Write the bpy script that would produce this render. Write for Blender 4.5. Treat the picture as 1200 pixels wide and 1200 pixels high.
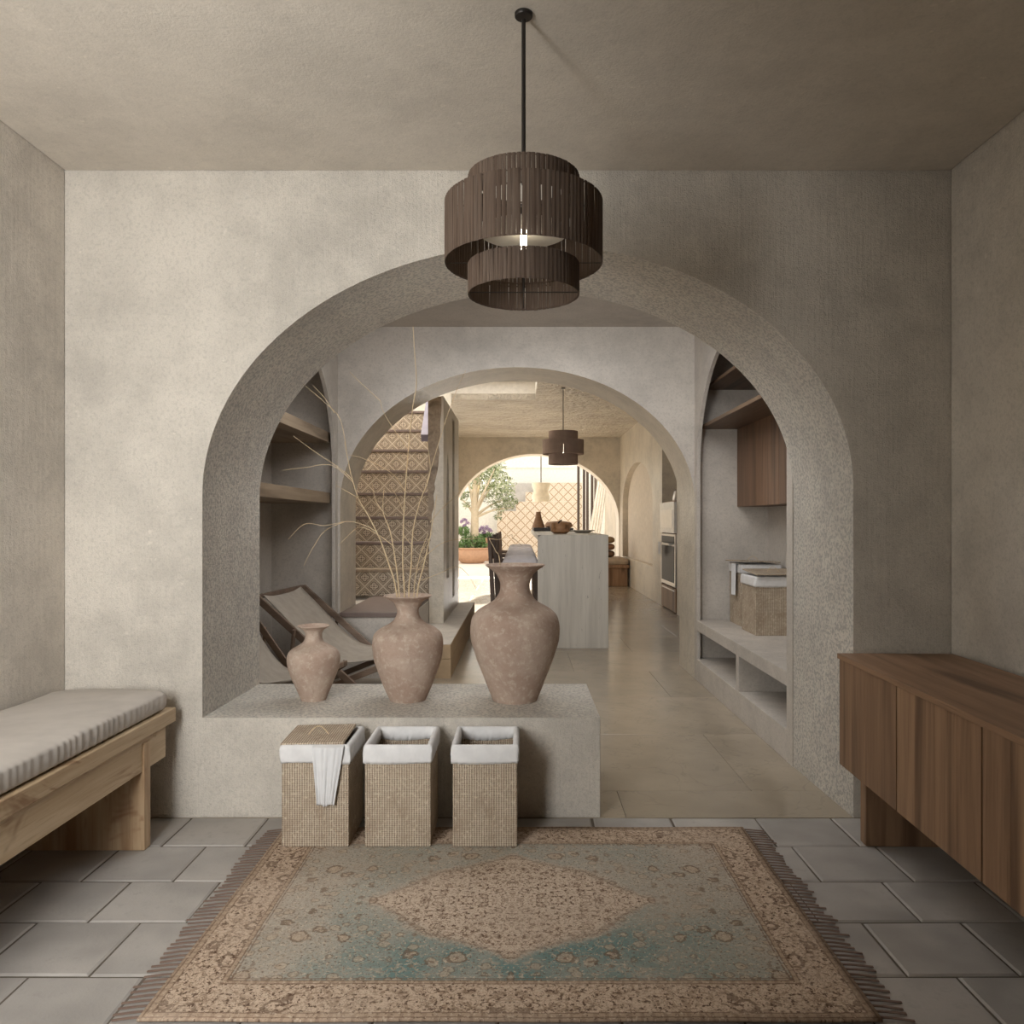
import bpy, bmesh, math, random
from math import sin, cos, pi, sqrt, atan2, radians
from mathutils import Vector, Matrix
random.seed(7)
for o in list(bpy.data.objects): bpy.data.objects.remove(o)
S = bpy.context.scene
COL = S.collection

# ------------------------------------------------------------------ camera
F, CX, CY, H = 900.0, 610.0, 611.0, 1.4          # focal length in px of 1200, principal point, eye height
cam_d = bpy.data.cameras.new('camera'); cam = bpy.data.objects.new('camera', cam_d); COL.objects.link(cam)
cam_d.sensor_width = 36; cam_d.lens = 36 * F / 1200
cam_d.shift_x = -(CX - 600) / 1200; cam_d.shift_y = (CY - 600) / 1200
cam.location = (0, 0, H); cam.rotation_euler = (pi / 2, 0, 0); cam_d.clip_start = 0.05
S.camera = cam
S.view_settings.view_transform = 'Standard'; S.view_settings.look = 'None'
S.view_settings.gamma = 1; S.view_settings.use_curve_mapping = False
S.view_settings.exposure = 0.0

# ------------------------------------------------------------------ light
w = bpy.data.worlds.new('sky'); S.world = w; w.use_nodes = True
wn = w.node_tree.nodes; wl = w.node_tree.links
sky = wn.new('ShaderNodeTexSky'); sky.sky_type = 'NISHITA'; sky.sun_disc = False
sky.sun_elevation = radians(48); sky.sun_rotation = radians(0); sky.dust_density = 2.0
haze = wn.new('ShaderNodeMix'); haze.data_type = 'RGBA'; haze.inputs[0].default_value = 0.75        # thin bright cloud over the blue
haze.inputs[7].default_value = (4.2, 3.9, 3.4, 1)
wl.new(sky.outputs[0], haze.inputs[6]); wl.new(haze.outputs[2], wn['Background'].inputs[0]); wn['Background'].inputs[1].default_value = 0.55

def sun(direction, strength, angle, color):
    d = bpy.data.lights.new('sun', 'SUN'); d.energy = strength; d.angle = radians(angle); d.color = color
    o = bpy.data.objects.new('sun', d); COL.objects.link(o)
    o.rotation_euler = Vector(direction).to_track_quat('-Z', 'Y').to_euler()
def area(name, loc, target, sx, sy, power, color):
    d = bpy.data.lights.new(name, 'AREA'); d.shape = 'RECTANGLE'; d.size = sx; d.size_y = sy
    d.energy = power; d.color = color
    o = bpy.data.objects.new(name, d); COL.objects.link(o); o.location = loc
    o.rotation_euler = (Vector(target) - Vector(loc)).to_track_quat('-Z', 'Y').to_euler()
    return o
sun((-0.20, -1.0, -0.37), 32.0, 0.8, (1.0, 0.965, 0.91))
a = area('front_room_fill', (-1.42, 0.0, 1.72), (-1.30, 3.6, 1.66), 0.75, 1.5, 78, (0.985, 0.992, 0.99)); a.data.spread = radians(150)  # unseen lamp added inside the room, clear of the window opening
area('passage_front_fill', (0.0, 4.72, 2.98), (0.0, 6.85, 1.2), 3.0, 0.25, 18, (0.98, 0.985, 1.0))  # unseen lamp added behind the arch header to light the niche ends
area('passage_top_fill', (0.0, 5.2, 3.11), (0.0, 5.0, 0.0), 2.2, 0.8, 32, (0.98, 0.985, 1.0))  # unseen lamp added under the closed passage ceiling
area('kitchen_fill', (-2.25, 13.6, 1.9), (2.3, 13.4, 1.5), 4.2, 2.0, 52, (1.0, 0.965, 0.90))  # unseen lamp added behind the partition; the wall there is solid
area('light_well_daylight', (-0.6, 11.7, 3.74), (-0.6, 11.4, 0.0), 1.5, 1.2, 13, (1.0, 0.95, 0.87))
area('stair_fill', (-1.9, 9.2, 4.35), (-1.9, 9.2, 0.0), 1.0, 1.6, 75, (1.0, 0.96, 0.90))  # unseen lamp added under the closed stairwell lid to light the risers

# ------------------------------------------------------------------ node helper
def lin(c):
    f = lambda u: u / 12.92 if u <= 0.04045 else ((u + 0.055) / 1.055) ** 2.4
    return tuple(f(v / 255) for v in c[:3]) + (1.0,)

class X:                                            # a value in a node tree, with arithmetic
    def __init__(s, t, sock): s.t = t; s.k = sock
    def _m(s, op, *a, clamp=False):
        n = s.t.nodes.new('ShaderNodeMath'); n.operation = op; n.use_clamp = clamp
        for i, v in enumerate((s,) + a):
            if isinstance(v, X): s.t.links.new(v.k, n.inputs[i])
            else: n.inputs[i].default_value = v
        return X(s.t, n.outputs[0])
    def __add__(s, o): return s._m('ADD', o)
    __radd__ = __add__
    def __mul__(s, o): return s._m('MULTIPLY', o)
    __rmul__ = __mul__
    def __sub__(s, o): return s._m('SUBTRACT', o)
    def __rsub__(s, o): return (s * -1) + o
    def __truediv__(s, o): return s._m('DIVIDE', o)
    def __neg__(s): return s * -1
    def abs(s): return s._m('ABSOLUTE')
    def sqrt(s): return s._m('SQRT')
    def sin(s): return s._m('SINE')
    def min(s, o): return s._m('MINIMUM', o)
    def max(s, o): return s._m('MAXIMUM', o)
    def lt(s, o): return s._m('LESS_THAN', o)
    def gt(s, o): return s._m('GREATER_THAN', o)
    def frac(s): return s._m('FRACT')
    def pow(s, o): return s._m('POWER', o)
    def pingpong(s, o): return s._m('PINGPONG', o)
    def wrap(s, lo, hi): return s._m('WRAP', hi, lo)
    def clamp(s): return s._m('ADD', 0.0, clamp=True)
    def ramp(s, a, b, lo=0.0, hi=1.0):
        n = s.t.nodes.new('ShaderNodeMapRange'); n.interpolation_type = 'SMOOTHSTEP'
        s.t.links.new(s.k, n.inputs[0])
        for i, v in zip((1, 2, 3, 4), (a, b, lo, hi)): n.inputs[i].default_value = v
        return X(s.t, n.outputs[0])

class Mat:
    def __init__(s, name, rough=0.7, spec=0.4):
        s.m = bpy.data.materials.new(name); s.m.use_nodes = True
        s.t = s.m.node_tree; s.b = s.t.nodes['Principled BSDF']
        s.b.inputs['Roughness'].default_value = rough; s.b.inputs['Specular IOR Level'].default_value = spec
        s.tc = s.t.nodes.new('ShaderNodeTexCoord')
    def co(s, kind='Object'): return s.tc.outputs[kind]
    def xyz(s, sock=None):
        n = s.t.nodes.new('ShaderNodeSeparateXYZ'); s.t.links.new(sock or s.co(), n.inputs[0])
        return [X(s.t, n.outputs[i]) for i in range(3)]
    def vec(s, x, y, z=0.0):
        n = s.t.nodes.new('ShaderNodeCombineXYZ')
        for i, v in enumerate((x, y, z)):
            if isinstance(v, X): s.t.links.new(v.k, n.inputs[i])
            else: n.inputs[i].default_value = v
        return n.outputs[0]
    def scaled(s, sx, sy, sz, sock=None, rnd=True):
        n = s.t.nodes.new('ShaderNodeMapping'); s.t.links.new(sock or s.co(), n.inputs[0])
        n.inputs['Scale'].default_value = (sx, sy, sz)
        if rnd:
            r = s.rand() * 37.0
            s.t.links.new(s.vec(r, r, r), n.inputs['Location'])
        return n.outputs[0]
    def rand(s):
        n = s.t.nodes.new('ShaderNodeObjectInfo'); return X(s.t, n.outputs['Random'])
    def noise(s, scale, detail=3, rough=0.55, sock=None, dist=0.0):
        n = s.t.nodes.new('ShaderNodeTexNoise'); s.t.links.new(sock or s.co(), n.inputs['Vector'])
        n.inputs['Scale'].default_value = scale; n.inputs['Detail'].default_value = detail
        n.inputs['Roughness'].default_value = rough; n.inputs['Distortion'].default_value = dist
        return X(s.t, n.outputs['Fac'])
    def voro(s, scale, sock=None, out='Distance', feature='F1', rnd=1.0):
        n = s.t.nodes.new('ShaderNodeTexVoronoi'); n.feature = feature
        s.t.links.new(sock or s.co(), n.inputs['Vector']); n.inputs['Scale'].default_value = scale
        n.inputs['Randomness'].default_value = rnd
        return X(s.t, n.outputs[out])
    def mix(s, f, a, b, blend='MIX'):
        n = s.t.nodes.new('ShaderNodeMix'); n.data_type = 'RGBA'; n.blend_type = blend
        if isinstance(f, X): s.t.links.new(f.k, n.inputs[0])
        else: n.inputs[0].default_value = f
        for i, v in ((6, a), (7, b)):
            if isinstance(v, (tuple, list)): n.inputs[i].default_value = lin(v)
            else: s.t.links.new(v, n.inputs[i])
        return n.outputs[2]
    def color(s, c):
        if isinstance(c, (tuple, list)): s.b.inputs['Base Color'].default_value = lin(c)
        else: s.t.links.new(c, s.b.inputs['Base Color'])
    def rough(s, v): s.t.links.new(v.k, s.b.inputs['Roughness'])
    def bump(s, h, strength=0.3, dist=0.01):
        n = s.t.nodes.new('ShaderNodeBump'); n.inputs['Strength'].default_value = strength
        n.inputs['Distance'].default_value = dist; s.t.links.new(h.k, n.inputs['Height'])
        s.t.links.new(n.outputs[0], s.b.inputs['Normal'])

def plain(name, c, rough=0.6, spec=0.4, metal=0.0):
    m = Mat(name, rough, spec); n = m.noise(14, 4)
    m.color(m.mix(n.ramp(0.3, 0.7), tuple(v * 0.965 for v in c), tuple(min(255, v * 1.02) for v in c)))
    m.b.inputs['Metallic'].default_value = metal
    return m.m
def plaster(name, c, grain=45, bump=0.35, dist=0.006, rough=0.62, brush=None, spec=0.35, var=1.0, pit_shade=1.0, grain_shade=0.0, scratch=1.0):
    m = Mat(name, rough, spec)
    big = m.noise(1.6, 5, 0.6); mid = m.noise(9, 5, 0.6)
    d = tuple(v * (1 - 0.085 * var) for v in c); l = tuple(min(255, v * (1 + 0.05 * var)) for v in c)
    col = m.mix(big.ramp(0.3, 0.7), d, l)
    col = m.mix(mid.ramp(0.35, 0.75, 0, 0.5), col, tuple(min(255, v * 1.07) for v in c))
    spot = m.noise(26, 2, 0.5)
    col = m.mix(spot.ramp(0.70, 0.78, 0, 0.35), col, tuple(min(255, v * 1.16) for v in c))
    m.color(col)
    g1 = m.noise(grain * 1.5, 4, 0.6); g2 = m.noise(grain * 4.0, 2, 0.5)
    col = m.mix(g1.ramp(0.36, 0.50, 0.20 * pit_shade, 0), col, tuple(v * 0.72 for v in c)); col = m.mix(g2.ramp(0.40, 0.52, 0.14 * pit_shade, 0), col, tuple(v * 0.7 for v in c)); m.color(col)  # shade in the plaster pits put into the colour as dark grain
    if grain_shade:
        g3 = m.noise(66, 3, 0.6); col = m.mix(g3.ramp(0.40, 0.56, grain_shade, 0), col, tuple(v * 0.62 for v in c)); m.color(col)  # coarse grain shading painted into the colour where the bump hardly shows
    h = m.noise(grain, 6, 0.7) + g2 * 0.5 + m.noise(grain * 0.22, 3, 0.5) * 1.2
    if brush: h = h + m.noise(1.0, 4, 0.6, m.scaled(*brush, rnd=False)) * scratch
    m.bump(h, bump, dist)
    return m.m
def wood(name, dark, mid, light, axis, scale=1.0, rough=0.5, knots=None):
    m = Mat(name, rough, 0.35)
    s = [22 * scale, 22 * scale, 22 * scale]; s['xyz'.index(axis)] = 1.2 * scale
    s2 = [7 * scale] * 3; s2['xyz'.index(axis)] = 0.5 * scale
    s3 = [160 * scale] * 3; s3['xyz'.index(axis)] = 4 * scale
    a = m.noise(1, 5, 0.6, m.scaled(*s), 0.6); b = m.noise(1, 3, 0.5, m.scaled(*s2), 0.9); c = m.noise(1, 2, 0.5, m.scaled(*s3))
    col = m.mix(a.ramp(0.3, 0.7), mid, light)
    col = m.mix(b.ramp(0.50, 0.72, 0, 0.8), col, dark)
    col = m.mix(c.ramp(0.55, 0.75, 0, 0.35), col, dark)
    if knots:
        s4 = [3.2] * 3; s4['xyz'.index(axis)] = 1.3; k = m.noise(1, 4, 0.7, m.scaled(*s4), 1.6)
        col = m.mix(k.ramp(0.54, 0.66, 0, 0.75), col, knots)
    r = m.rand().ramp(0, 1, 0.0, 0.30)
    m.color(m.mix(r, col, dark))
    m.bump(a + c * 0.7, 0.12, 0.003)
    return m.m

M = {}
M['wall']    = plaster('plaster_warm', (203, 195, 183), grain=40, bump=0.65, dist=0.009, rough=0.6, brush=(46, 46, 2.2))
M['side']    = plaster('plaster_side', (211, 203, 192), grain=34, bump=0.4, dist=0.007, rough=0.6, brush=(40, 40, 1.6))
M['ceil']    = plaster('plaster_ceiling', (206, 197, 184), grain=26, bump=0.3, dist=0.005, rough=0.6, var=0.45, pit_shade=0.5)
M['stucco']  = plaster('plaster_coarse_stucco', (243, 234, 221), grain=44, bump=1.0, dist=0.02, rough=0.38, spec=0.5, pit_shade=0.5, grain_shade=0.45)
M['grey']    = plaster('plaster_cool', (196, 188, 178), grain=30, bump=0.28, dist=0.005, rough=0.5, brush=(5, 3, 40), spec=0.4)
M['kitchen'] = plaster('plaster_kitchen', (204, 194, 177), grain=12, bump=0.45, dist=0.014, rough=0.36, spec=0.5, pit_shade=0.5)
M['kceil']   = plaster('plaster_polished_ceiling', (204, 194, 178), grain=3.5, bump=1.0, dist=0.08, rough=0.22, pit_shade=0.2, spec=0.6)
M['cream']   = plain('cream_render', (234, 228, 216), 0.8, 0.2)
M['white']   = plain('white_render', (240, 234, 224), 0.8, 0.2)
M['dirtgrout'] = plain('grout', (104, 96, 87), 0.9, 0.1)
M['rail']    = plain('lilac_paint', (142, 136, 152), 0.5)
M['rod']     = plain('dark_bronze', (42, 37, 33), 0.45, 0.5, 0.3)
M['stripmat']= None
M['liner']   = None
M['bench_x'] = wood('pale_oak_lengthwise', (144, 114, 82), (188, 164, 132), (208, 188, 158), 'y', 1.0, knots=(122, 84, 54))
M['bench_z'] = wood('pale_oak_upright', (140, 100, 66), (186, 158, 124), (208, 184, 152), 'z', 1.0, knots=(128, 78, 46))
M['side_z']  = wood('walnut_upright', (88, 64, 47), (142, 111, 85), (164, 131, 102), 'z', 1.0)
M['side_y']  = wood('walnut_lengthwise', (86, 62, 46), (138, 107, 82), (158, 125, 98), 'y', 1.0)
M['dark_y']  = wood('brown_oak_lengthwise', (62, 46, 34), (104, 80, 61), (124, 98, 76), 'y', 1.0)
M['dark_z']  = wood('brown_oak_upright', (72, 52, 38), (116, 88, 66), (136, 104, 80), 'z', 1.0)
M['oak_y']   = wood('grey_oak_lengthwise', (96, 80, 64), (140, 122, 102), (162, 144, 122), 'y', 1.0)
M['chair']   = wood('dark_chair_wood', (86, 70, 58), (124, 105, 90), (140, 120, 104), 'x', 1.0)
M['stool']   = plain('dark_woven_leather', (98, 82, 72), 0.6)
M['seat']    = plain('lilac_grey_seat', (222, 217, 220), 0.6)
M['canvas']  = plain('taupe_canvas', (176, 166, 153), 0.85, 0.1)
M['steel']   = plain('brushed_steel', (196, 190, 182), 0.3, 0.5, 0.8)
M['whitegloss'] = plain('white_enamel', (236, 232, 224), 0.25, 0.5)
M['black']   = plain('black_glass', (22, 20, 19), 0.45, 0.2)
M['frame']   = plain('dark_door_frame', (70, 56, 46), 0.5)
M['twig']    = plain('bleached_twig', (206, 184, 150), 0.8, 0.1)
_l = Mat('olive_leaf', 0.6, 0.3); _l.color(_l.mix(_l.noise(5.5, 3, 0.6).ramp(0.38, 0.62), (92, 104, 66), (178, 182, 146))); M['leaf'] = _l.m
M['leaf2']   = plain('fresh_leaf', (104, 130, 78), 0.6, 0.3)
M['bark']    = plain('pale_bark', (196, 180, 154), 0.9, 0.1)
M['purple']  = plain('lavender_petal', (172, 148, 176), 0.7, 0.1)
M['pot']     = plain('terracotta', (190, 152, 124), 0.8, 0.2)
M['soil']    = plain('potting_soil', (70, 54, 42), 0.95, 0.1)
M['creamlamp'] = plain('cream_linen_shade', (246, 238, 220), 0.8, 0.1)
M['bowl']    = wood('turned_wood', (96, 66, 42), (150, 110, 76), (170, 130, 94), 'x', 1.5)
M['pillow1'] = plain('ochre_cushion', (150, 126, 96), 0.9, 0.1)
M['pillow2'] = plain('rust_cushion', (140, 106, 82), 0.9, 0.1)
M['pillow3'] = plain('brown_cushion', (116, 92, 74), 0.9, 0.1)
M['beige']   = plain('beige_upholstery', (176, 158, 138), 0.9, 0.1)
M['panel']   = plain('smooth_pale_panel', (212, 201, 186), 0.7, 0.2)
M['block']   = plain('honey_stone', (178, 154, 124), 0.75, 0.2)
M['sill']    = plain('mauve_stone', (122, 106, 98), 0.5, 0.4)

def cloth(name, c, wrinkle=26, bump=0.3):
    m = Mat(name, 0.9, 0.1); n = m.noise(wrinkle, 3)
    wv = m.noise(420, 1)
    m.color(m.mix(n.ramp(0.3, 0.7), tuple(v * 0.95 for v in c), c)); m.bump(n + wv * 0.15, bump, 0.006)
    return m.m
M['liner'] = cloth('white_cotton_liner', (226, 224, 222), 14, 0.35)
M['towel'] = cloth('white_cloth', (222, 221, 220), 12, 0.2)
M['cushion'] = cloth('greige_linen', (196, 189, 181), 7, 0.25)

def strip_mat():
    m = Mat('brown_paper_strip', 0.75, 0.2)
    x, y, z = m.xyz(); r = m.rand()
    n = m.noise(1, 3, 0.6, m.scaled(160, 160, 6))
    col = m.mix(n.ramp(0.3, 0.7), (84, 70, 60), (112, 97, 85))
    m.color(m.mix(r.ramp(0, 1, 0, 0.45), col, (84, 66, 54)))
    m.bump(n, 0.3, 0.002)
    return m.m
M['stripmat'] = strip_mat(); M['strip2'] = plain('taupe_paper_strip', (150, 130, 118), 0.8, 0.1)

def weave():
    m = Mat('woven_seagrass', 0.8, 0.15)
    x, y, z = m.xyz()
    n0 = m.noise(10, 4, 0.6); n1 = m.noise(60, 3)
    fx, fy = (x * 150.0), (y * 150.0)
    geo = m.t.nodes.new('ShaderNodeNewGeometry')
    nx, ny, nz = m.xyz(geo.outputs['Normal'])
    u = x * nx.abs().lt(0.6) * 1.0 + y * nx.abs().gt(0.6)
    rib = (u * (2 * pi / 0.0105)).sin() * 0.5 + 0.5                       # upright stakes
    row = ((z * (2 * pi / 0.0085)) + n1 * 3.0).sin() * 0.5 + 0.5
    h = rib * 0.5 + row * 0.36 + n1 * 0.35
    col = m.mix(h.ramp(0.15, 0.95), (128, 112, 95), (206, 190, 168))
    col = m.mix(n0.ramp(0.42, 0.72, 0, 0.6), col, (150, 130, 110))
    col = m.mix(n1.ramp(0.56, 0.70, 0, 0.5), col, (220, 204, 180))
    m.color(col); m.bump(h + n1 * 0.6, 0.8, 0.004)
    return m.m
M['weave'] = weave()

def clay():
    m = Mat('aged_terracotta', 0.85, 0.15)
    r = m.rand() * 20.0
    p = m.scaled(1, 1, 1)
    a = m.noise(5, 5, 0.65, p); b = m.noise(34, 5, 0.7, p); c = m.noise(90, 3, 0.6, p); st = m.noise(1, 4, 0.6, m.scaled(28, 28, 5))
    col = m.mix(a.ramp(0.32, 0.68), (168, 144, 128), (186, 166, 150))
    col = m.mix(b.ramp(0.48, 0.68, 0, 0.65), col, (202, 187, 170))
    col = m.mix(st.ramp(0.55, 0.75, 0, 0.45), col, (154, 128, 113))
    col = m.mix(c.ramp(0.62, 0.75, 0, 0.4), col, (132, 104, 90))
    m.color(col); m.bump(b + c * 0.5, 0.35, 0.004)
    return m.m
M['clay'] = clay()

def stone(name, c, rough, var=0.12, bump=0.25, scale=1.0, veins=False, spec=0.4):
    m = Mat(name, rough, spec); r = m.rand()
    p = m.scaled(1, 1, 1)
    a = m.noise(3 * scale, 5, 0.6, p); b = m.noise(24 * scale, 5, 0.65, p); c2 = m.noise(120 * scale, 3, 0.6, p)
    col = m.mix(a.ramp(0.3, 0.7), tuple(v * (1 - var) for v in c), tuple(min(255, v * (1 + var * 0.6)) for v in c))
    col = m.mix(b.ramp(0.5, 0.75, 0, 0.4), col, tuple(v * 0.86 for v in c))
    if veins:
        v = (m.noise(2.1, 4, 0.6, p, 0.8) - 0.5).abs()
        col = m.mix(v.ramp(0.0, 0.012, 0.22, 0.0), col, tuple(x * 0.66 for x in c))
    col = m.mix(r.ramp(0, 1, 0, 0.30), col, tuple(v * 0.84 for v in c))
    m.color(col)
    m.rough(b.ramp(0.3, 0.7, rough * 0.85, min(1, rough * 1.2)))
    m.bump(b * 0.8 + c2 * 0.5 + a * 0.5, bump, 0.006)
    return m.m
M['flag'] = stone('grey_flagstone', (172, 166, 159), 0.62, bump=0.25)
M['slab'] = stone('polished_limestone', (166, 153, 134), 0.2, 0.05, 0.004, 1.0, True, 0.5)
M['terrace'] = stone('terrace_stone', (226, 214, 196), 0.8, 0.05)

def travertine():
    m = Mat('vein_cut_travertine', 0.4, 0.4)
    v = m.noise(1, 5, 0.6, m.scaled(15, 15, 0.7)); v2 = m.noise(1, 4, 0.6, m.scaled(60, 60, 2.2))
    pit = m.noise(1, 4, 0.7, m.scaled(30, 30, 9)); pm = m.noise(1, 2, 0.5, m.scaled(5, 5, 0.5))
    col = m.mix(v.ramp(0.3, 0.7), (196, 190, 179), (216, 210, 199))
    col = m.mix(v2.ramp(0.52, 0.72, 0, 0.35), col, (170, 163, 152))
    hole = pit.ramp(0.62, 0.66) * pm.ramp(0.50, 0.58)
    col = m.mix(hole, col, (74, 66, 58))
    m.color(col); m.bump(v2 * 0.2 - hole, 0.5, 0.006)
    return m.m
M['trav'] = travertine()

def ornate(name, period, light, dark, mid, edge=0.085, core=0.058, fl=1.0):
    """Glazed tile: diagonal lattice with a four-lobed flower in every diamond."""
    m = Mat(name, 0.5, 0.3)
    x, y, z = m.xyz()
    px = (x / period).wrap(-0.5, 0.5); pz = (z / period).wrap(-0.5, 0.5)
    ax, az = px.abs(), pz.abs()
    lat = (ax + az - 0.5).abs()                                          # diagonal lattice
    def lobes(u, v):
        mx, mn = u.max(v), u.min(v)
        return ((mx - 0.125) * (mx - 0.125) + mn * mn).sqrt(), (u * u + v * v).sqrt()
    d0, c0 = lobes(ax, az); d1, c1 = lobes(0.5 - ax, 0.5 - az)
    d = d0.min(d1); c = c0.min(c1)
    speck = m.noise(60, 3)
    col = m.mix(speck.ramp(0.42, 0.62, 0, 0.6), mid, light)
    col = m.mix((d.lt(0.135)) * fl, col, dark); col = m.mix((d.lt(0.095)) * fl, col, light); col = m.mix((d.lt(0.05)) * fl, col, mid)
    col = m.mix(c.lt(0.05) * fl, col, dark)
    col = m.mix(lat.lt(edge), col, dark); col = m.mix(lat.lt(core), col, light)
    col = m.mix(speck.ramp(0.55, 0.7, 0, 0.35), col, mid)
    m.color(col); m.bump(lat.lt(core) + speck * 0.3, 0.2, 0.003)
    return m.m
M['riser_tile'] = ornate('ornate_riser_tile', 0.2, (202, 188, 167), (108, 93, 78), (152, 136, 118))
M['wall_tile']  = ornate('ornate_courtyard_tile', 0.37, (230, 217, 198), (176, 150, 122), (222, 205, 182), 0.085, 0.0, 0.55)
def rug():
    m = Mat('faded_persian_pile', 0.95, 0.05)
    x, y, z = m.xyz(); HX, HY = 1.04, 0.675
    n1 = m.noise(11, 2, 0.5); n2 = m.noise(11, 2, 0.5, m.vec(x + 5.0, y + 3.0))
    ax = (x + (n1 - 0.5) * 0.012).abs(); ay = (y + (n2 - 0.5) * 0.012).abs()
    sym = m.vec(ax, ay); w = m.noise(30, 3, 0.6, sym) - 0.5
    b = (HX - x.abs()).min(HY - y.abs()) + (n1 - 0.5) * 0.006
    def flor(scale, seed, k=0.35): return m.voro(scale, m.vec(ax + seed, ay + seed * 0.7), rnd=0.8) + w * k
    d1, d2, d3 = flor(9.0, 0.3), flor(17, 1.7), flor(36, 3.1, 0.2)
    vine = (m.noise(17, 2, 0.4, sym, 1.2) - 0.5).abs().ramp(0.010, 0.030, 1, 0)
    vine2 = (m.noise(38, 2, 0.5, sym, 1.0) - 0.5).abs().ramp(0.012, 0.040, 1, 0)
    spk = m.noise(58, 3, 0.65, sym); spk2 = m.noise(95, 2, 0.6, sym)
    wear = m.noise(2.6, 5, 0.65); fine = m.noise(210, 2, 0.5); big = m.noise(2.0, 4, 0.6)
    BE, BR, TE, GR = (202, 180, 158), (88, 66, 52), (104, 134, 131), (188, 174, 158)
    med = (ax / 0.56) + (ay / 0.40) + w * 0.12 + ((ax * 14.0).sin() + (ay * 19.0).sin()) * 0.05
    inm = med.ramp(0.86, 1.12)
    teal = inm * big.ramp(0.34, 0.58, 0.40, 1.0) * x.abs().ramp(0.40, 0.86, 1.0, 0.40) * y.ramp(-0.32, 0.10, 1.0, 0.45)
    ring = lambda d, c, t: (d - c).abs().ramp(t * 0.5, t, 1, 0)
    field = m.mix(teal, GR, TE)
    field = m.mix(vine * 0.55, field, (178, 162, 142))
    field = m.mix(d2.ramp(0.24, 0.32, 0.6, 0), field, (186, 168, 146)); field = m.mix(ring(d2, 0.31, 0.05) * 0.55, field, (112, 92, 76))
    field = m.mix(d1.ramp(0.22, 0.28, 0.7, 0), field, (184, 164, 142)); field = m.mix(ring(d1, 0.27, 0.045) * 0.7, field, (104, 82, 66)); field = m.mix(d1.ramp(0.05, 0.12, 0.75, 0), field, (112, 84, 70))
    field = m.mix(vine2 * 0.35, field, (124, 106, 90))
    inner = m.mix(vine2 * 0.8, (202, 183, 163), (138, 114, 95))
    inner = m.mix(ring(d2, 0.30, 0.06) * 0.6, inner, (120, 96, 80))
    inner = m.mix(spk.ramp(0.56, 0.60, 0, 0.95), inner, (96, 72, 57))
    col = m.mix(inm, inner, field)
    col = m.mix(ring(med, 0.98, 0.03) * 0.4, col, (120, 98, 82))
    bord = m.mix(vine * 0.6, BE, (140, 116, 95)); bord = m.mix(vine2 * 0.6, bord, (132, 108, 88))
    bord = m.mix(ring(d1, 0.30, 0.06) * 0.65, bord, BR); bord = m.mix(d1.ramp(0.06, 0.12, 0.6, 0), bord, BR)
    bord = m.mix(ring(d2, 0.26, 0.07) * 0.45, bord, (116, 92, 74))
    bord = m.mix(spk.ramp(0.565, 0.60, 0, 0.95), bord, BR)
    along = x.abs() * (HY - y.abs()).lt(HX - x.abs()) + y.abs() * (HY - y.abs()).gt(HX - x.abs())
    dots = ((along * 190.0).sin() + w * 2.0).ramp(0.2, 0.8)
    guard = m.mix(dots * 0.35, (176, 154, 132), (112, 90, 74))
    col = m.mix(b.lt(0.182), col, guard); col = m.mix(b.lt(0.166), col, bord); col = m.mix(b.lt(0.030), col, guard)
    for e in (0.010, 0.030, 0.166, 0.182, 0.192): col = m.mix((b - e).abs().ramp(0.0015, 0.0035, 0.65, 0), col, (108, 84, 68))
    col = m.mix(spk2.ramp(0.60, 0.64, 0, 0.75), col, (92, 72, 58))
    col = m.mix(m.noise(75, 2, 0.5, m.vec(ax + 3.0, ay + 1.0)).ramp(0.60, 0.65, 0, 0.6), col, (206, 188, 166))
    col = m.mix(wear.ramp(0.44, 0.72, 0.0, 0.42), col, (182, 164, 146))
    col = m.mix(fine.ramp(0.35, 0.65, 0, 0.25), col, (130, 112, 96))
    m.color(col); m.bump(fine + spk * 0.5, 0.4, 0.003)
    return m.m
M['rug'] = rug()
def fringe_mat():
    return plain('rug_fringe', (128, 108, 96), 0.95, 0.05)
M['fringe'] = fringe_mat()
def emit(name, c, s):
    m = Mat(name); m.color(c); m.b.inputs['Emission Color'].default_value = lin(c); m.b.inputs['Emission Strength'].default_value = s
    return m.m
M['bulb'] = emit('lamp_filament', (255, 240, 214), 14.0)
M['diffuser'] = plain('frosted_diffuser', (232, 226, 214), 0.6)
def glass():
    m = bpy.data.materials.new('door_glass'); m.use_nodes = True
    b = m.node_tree.nodes['Principled BSDF']; b.inputs['Base Color'].default_value = (0.95, 0.97, 0.96, 1)
    b.inputs['Roughness'].default_value = 0.02; b.inputs['Transmission Weight'].default_value = 1.0; b.inputs['IOR'].default_value = 1.1
    return m
M['glass'] = glass()

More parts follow.
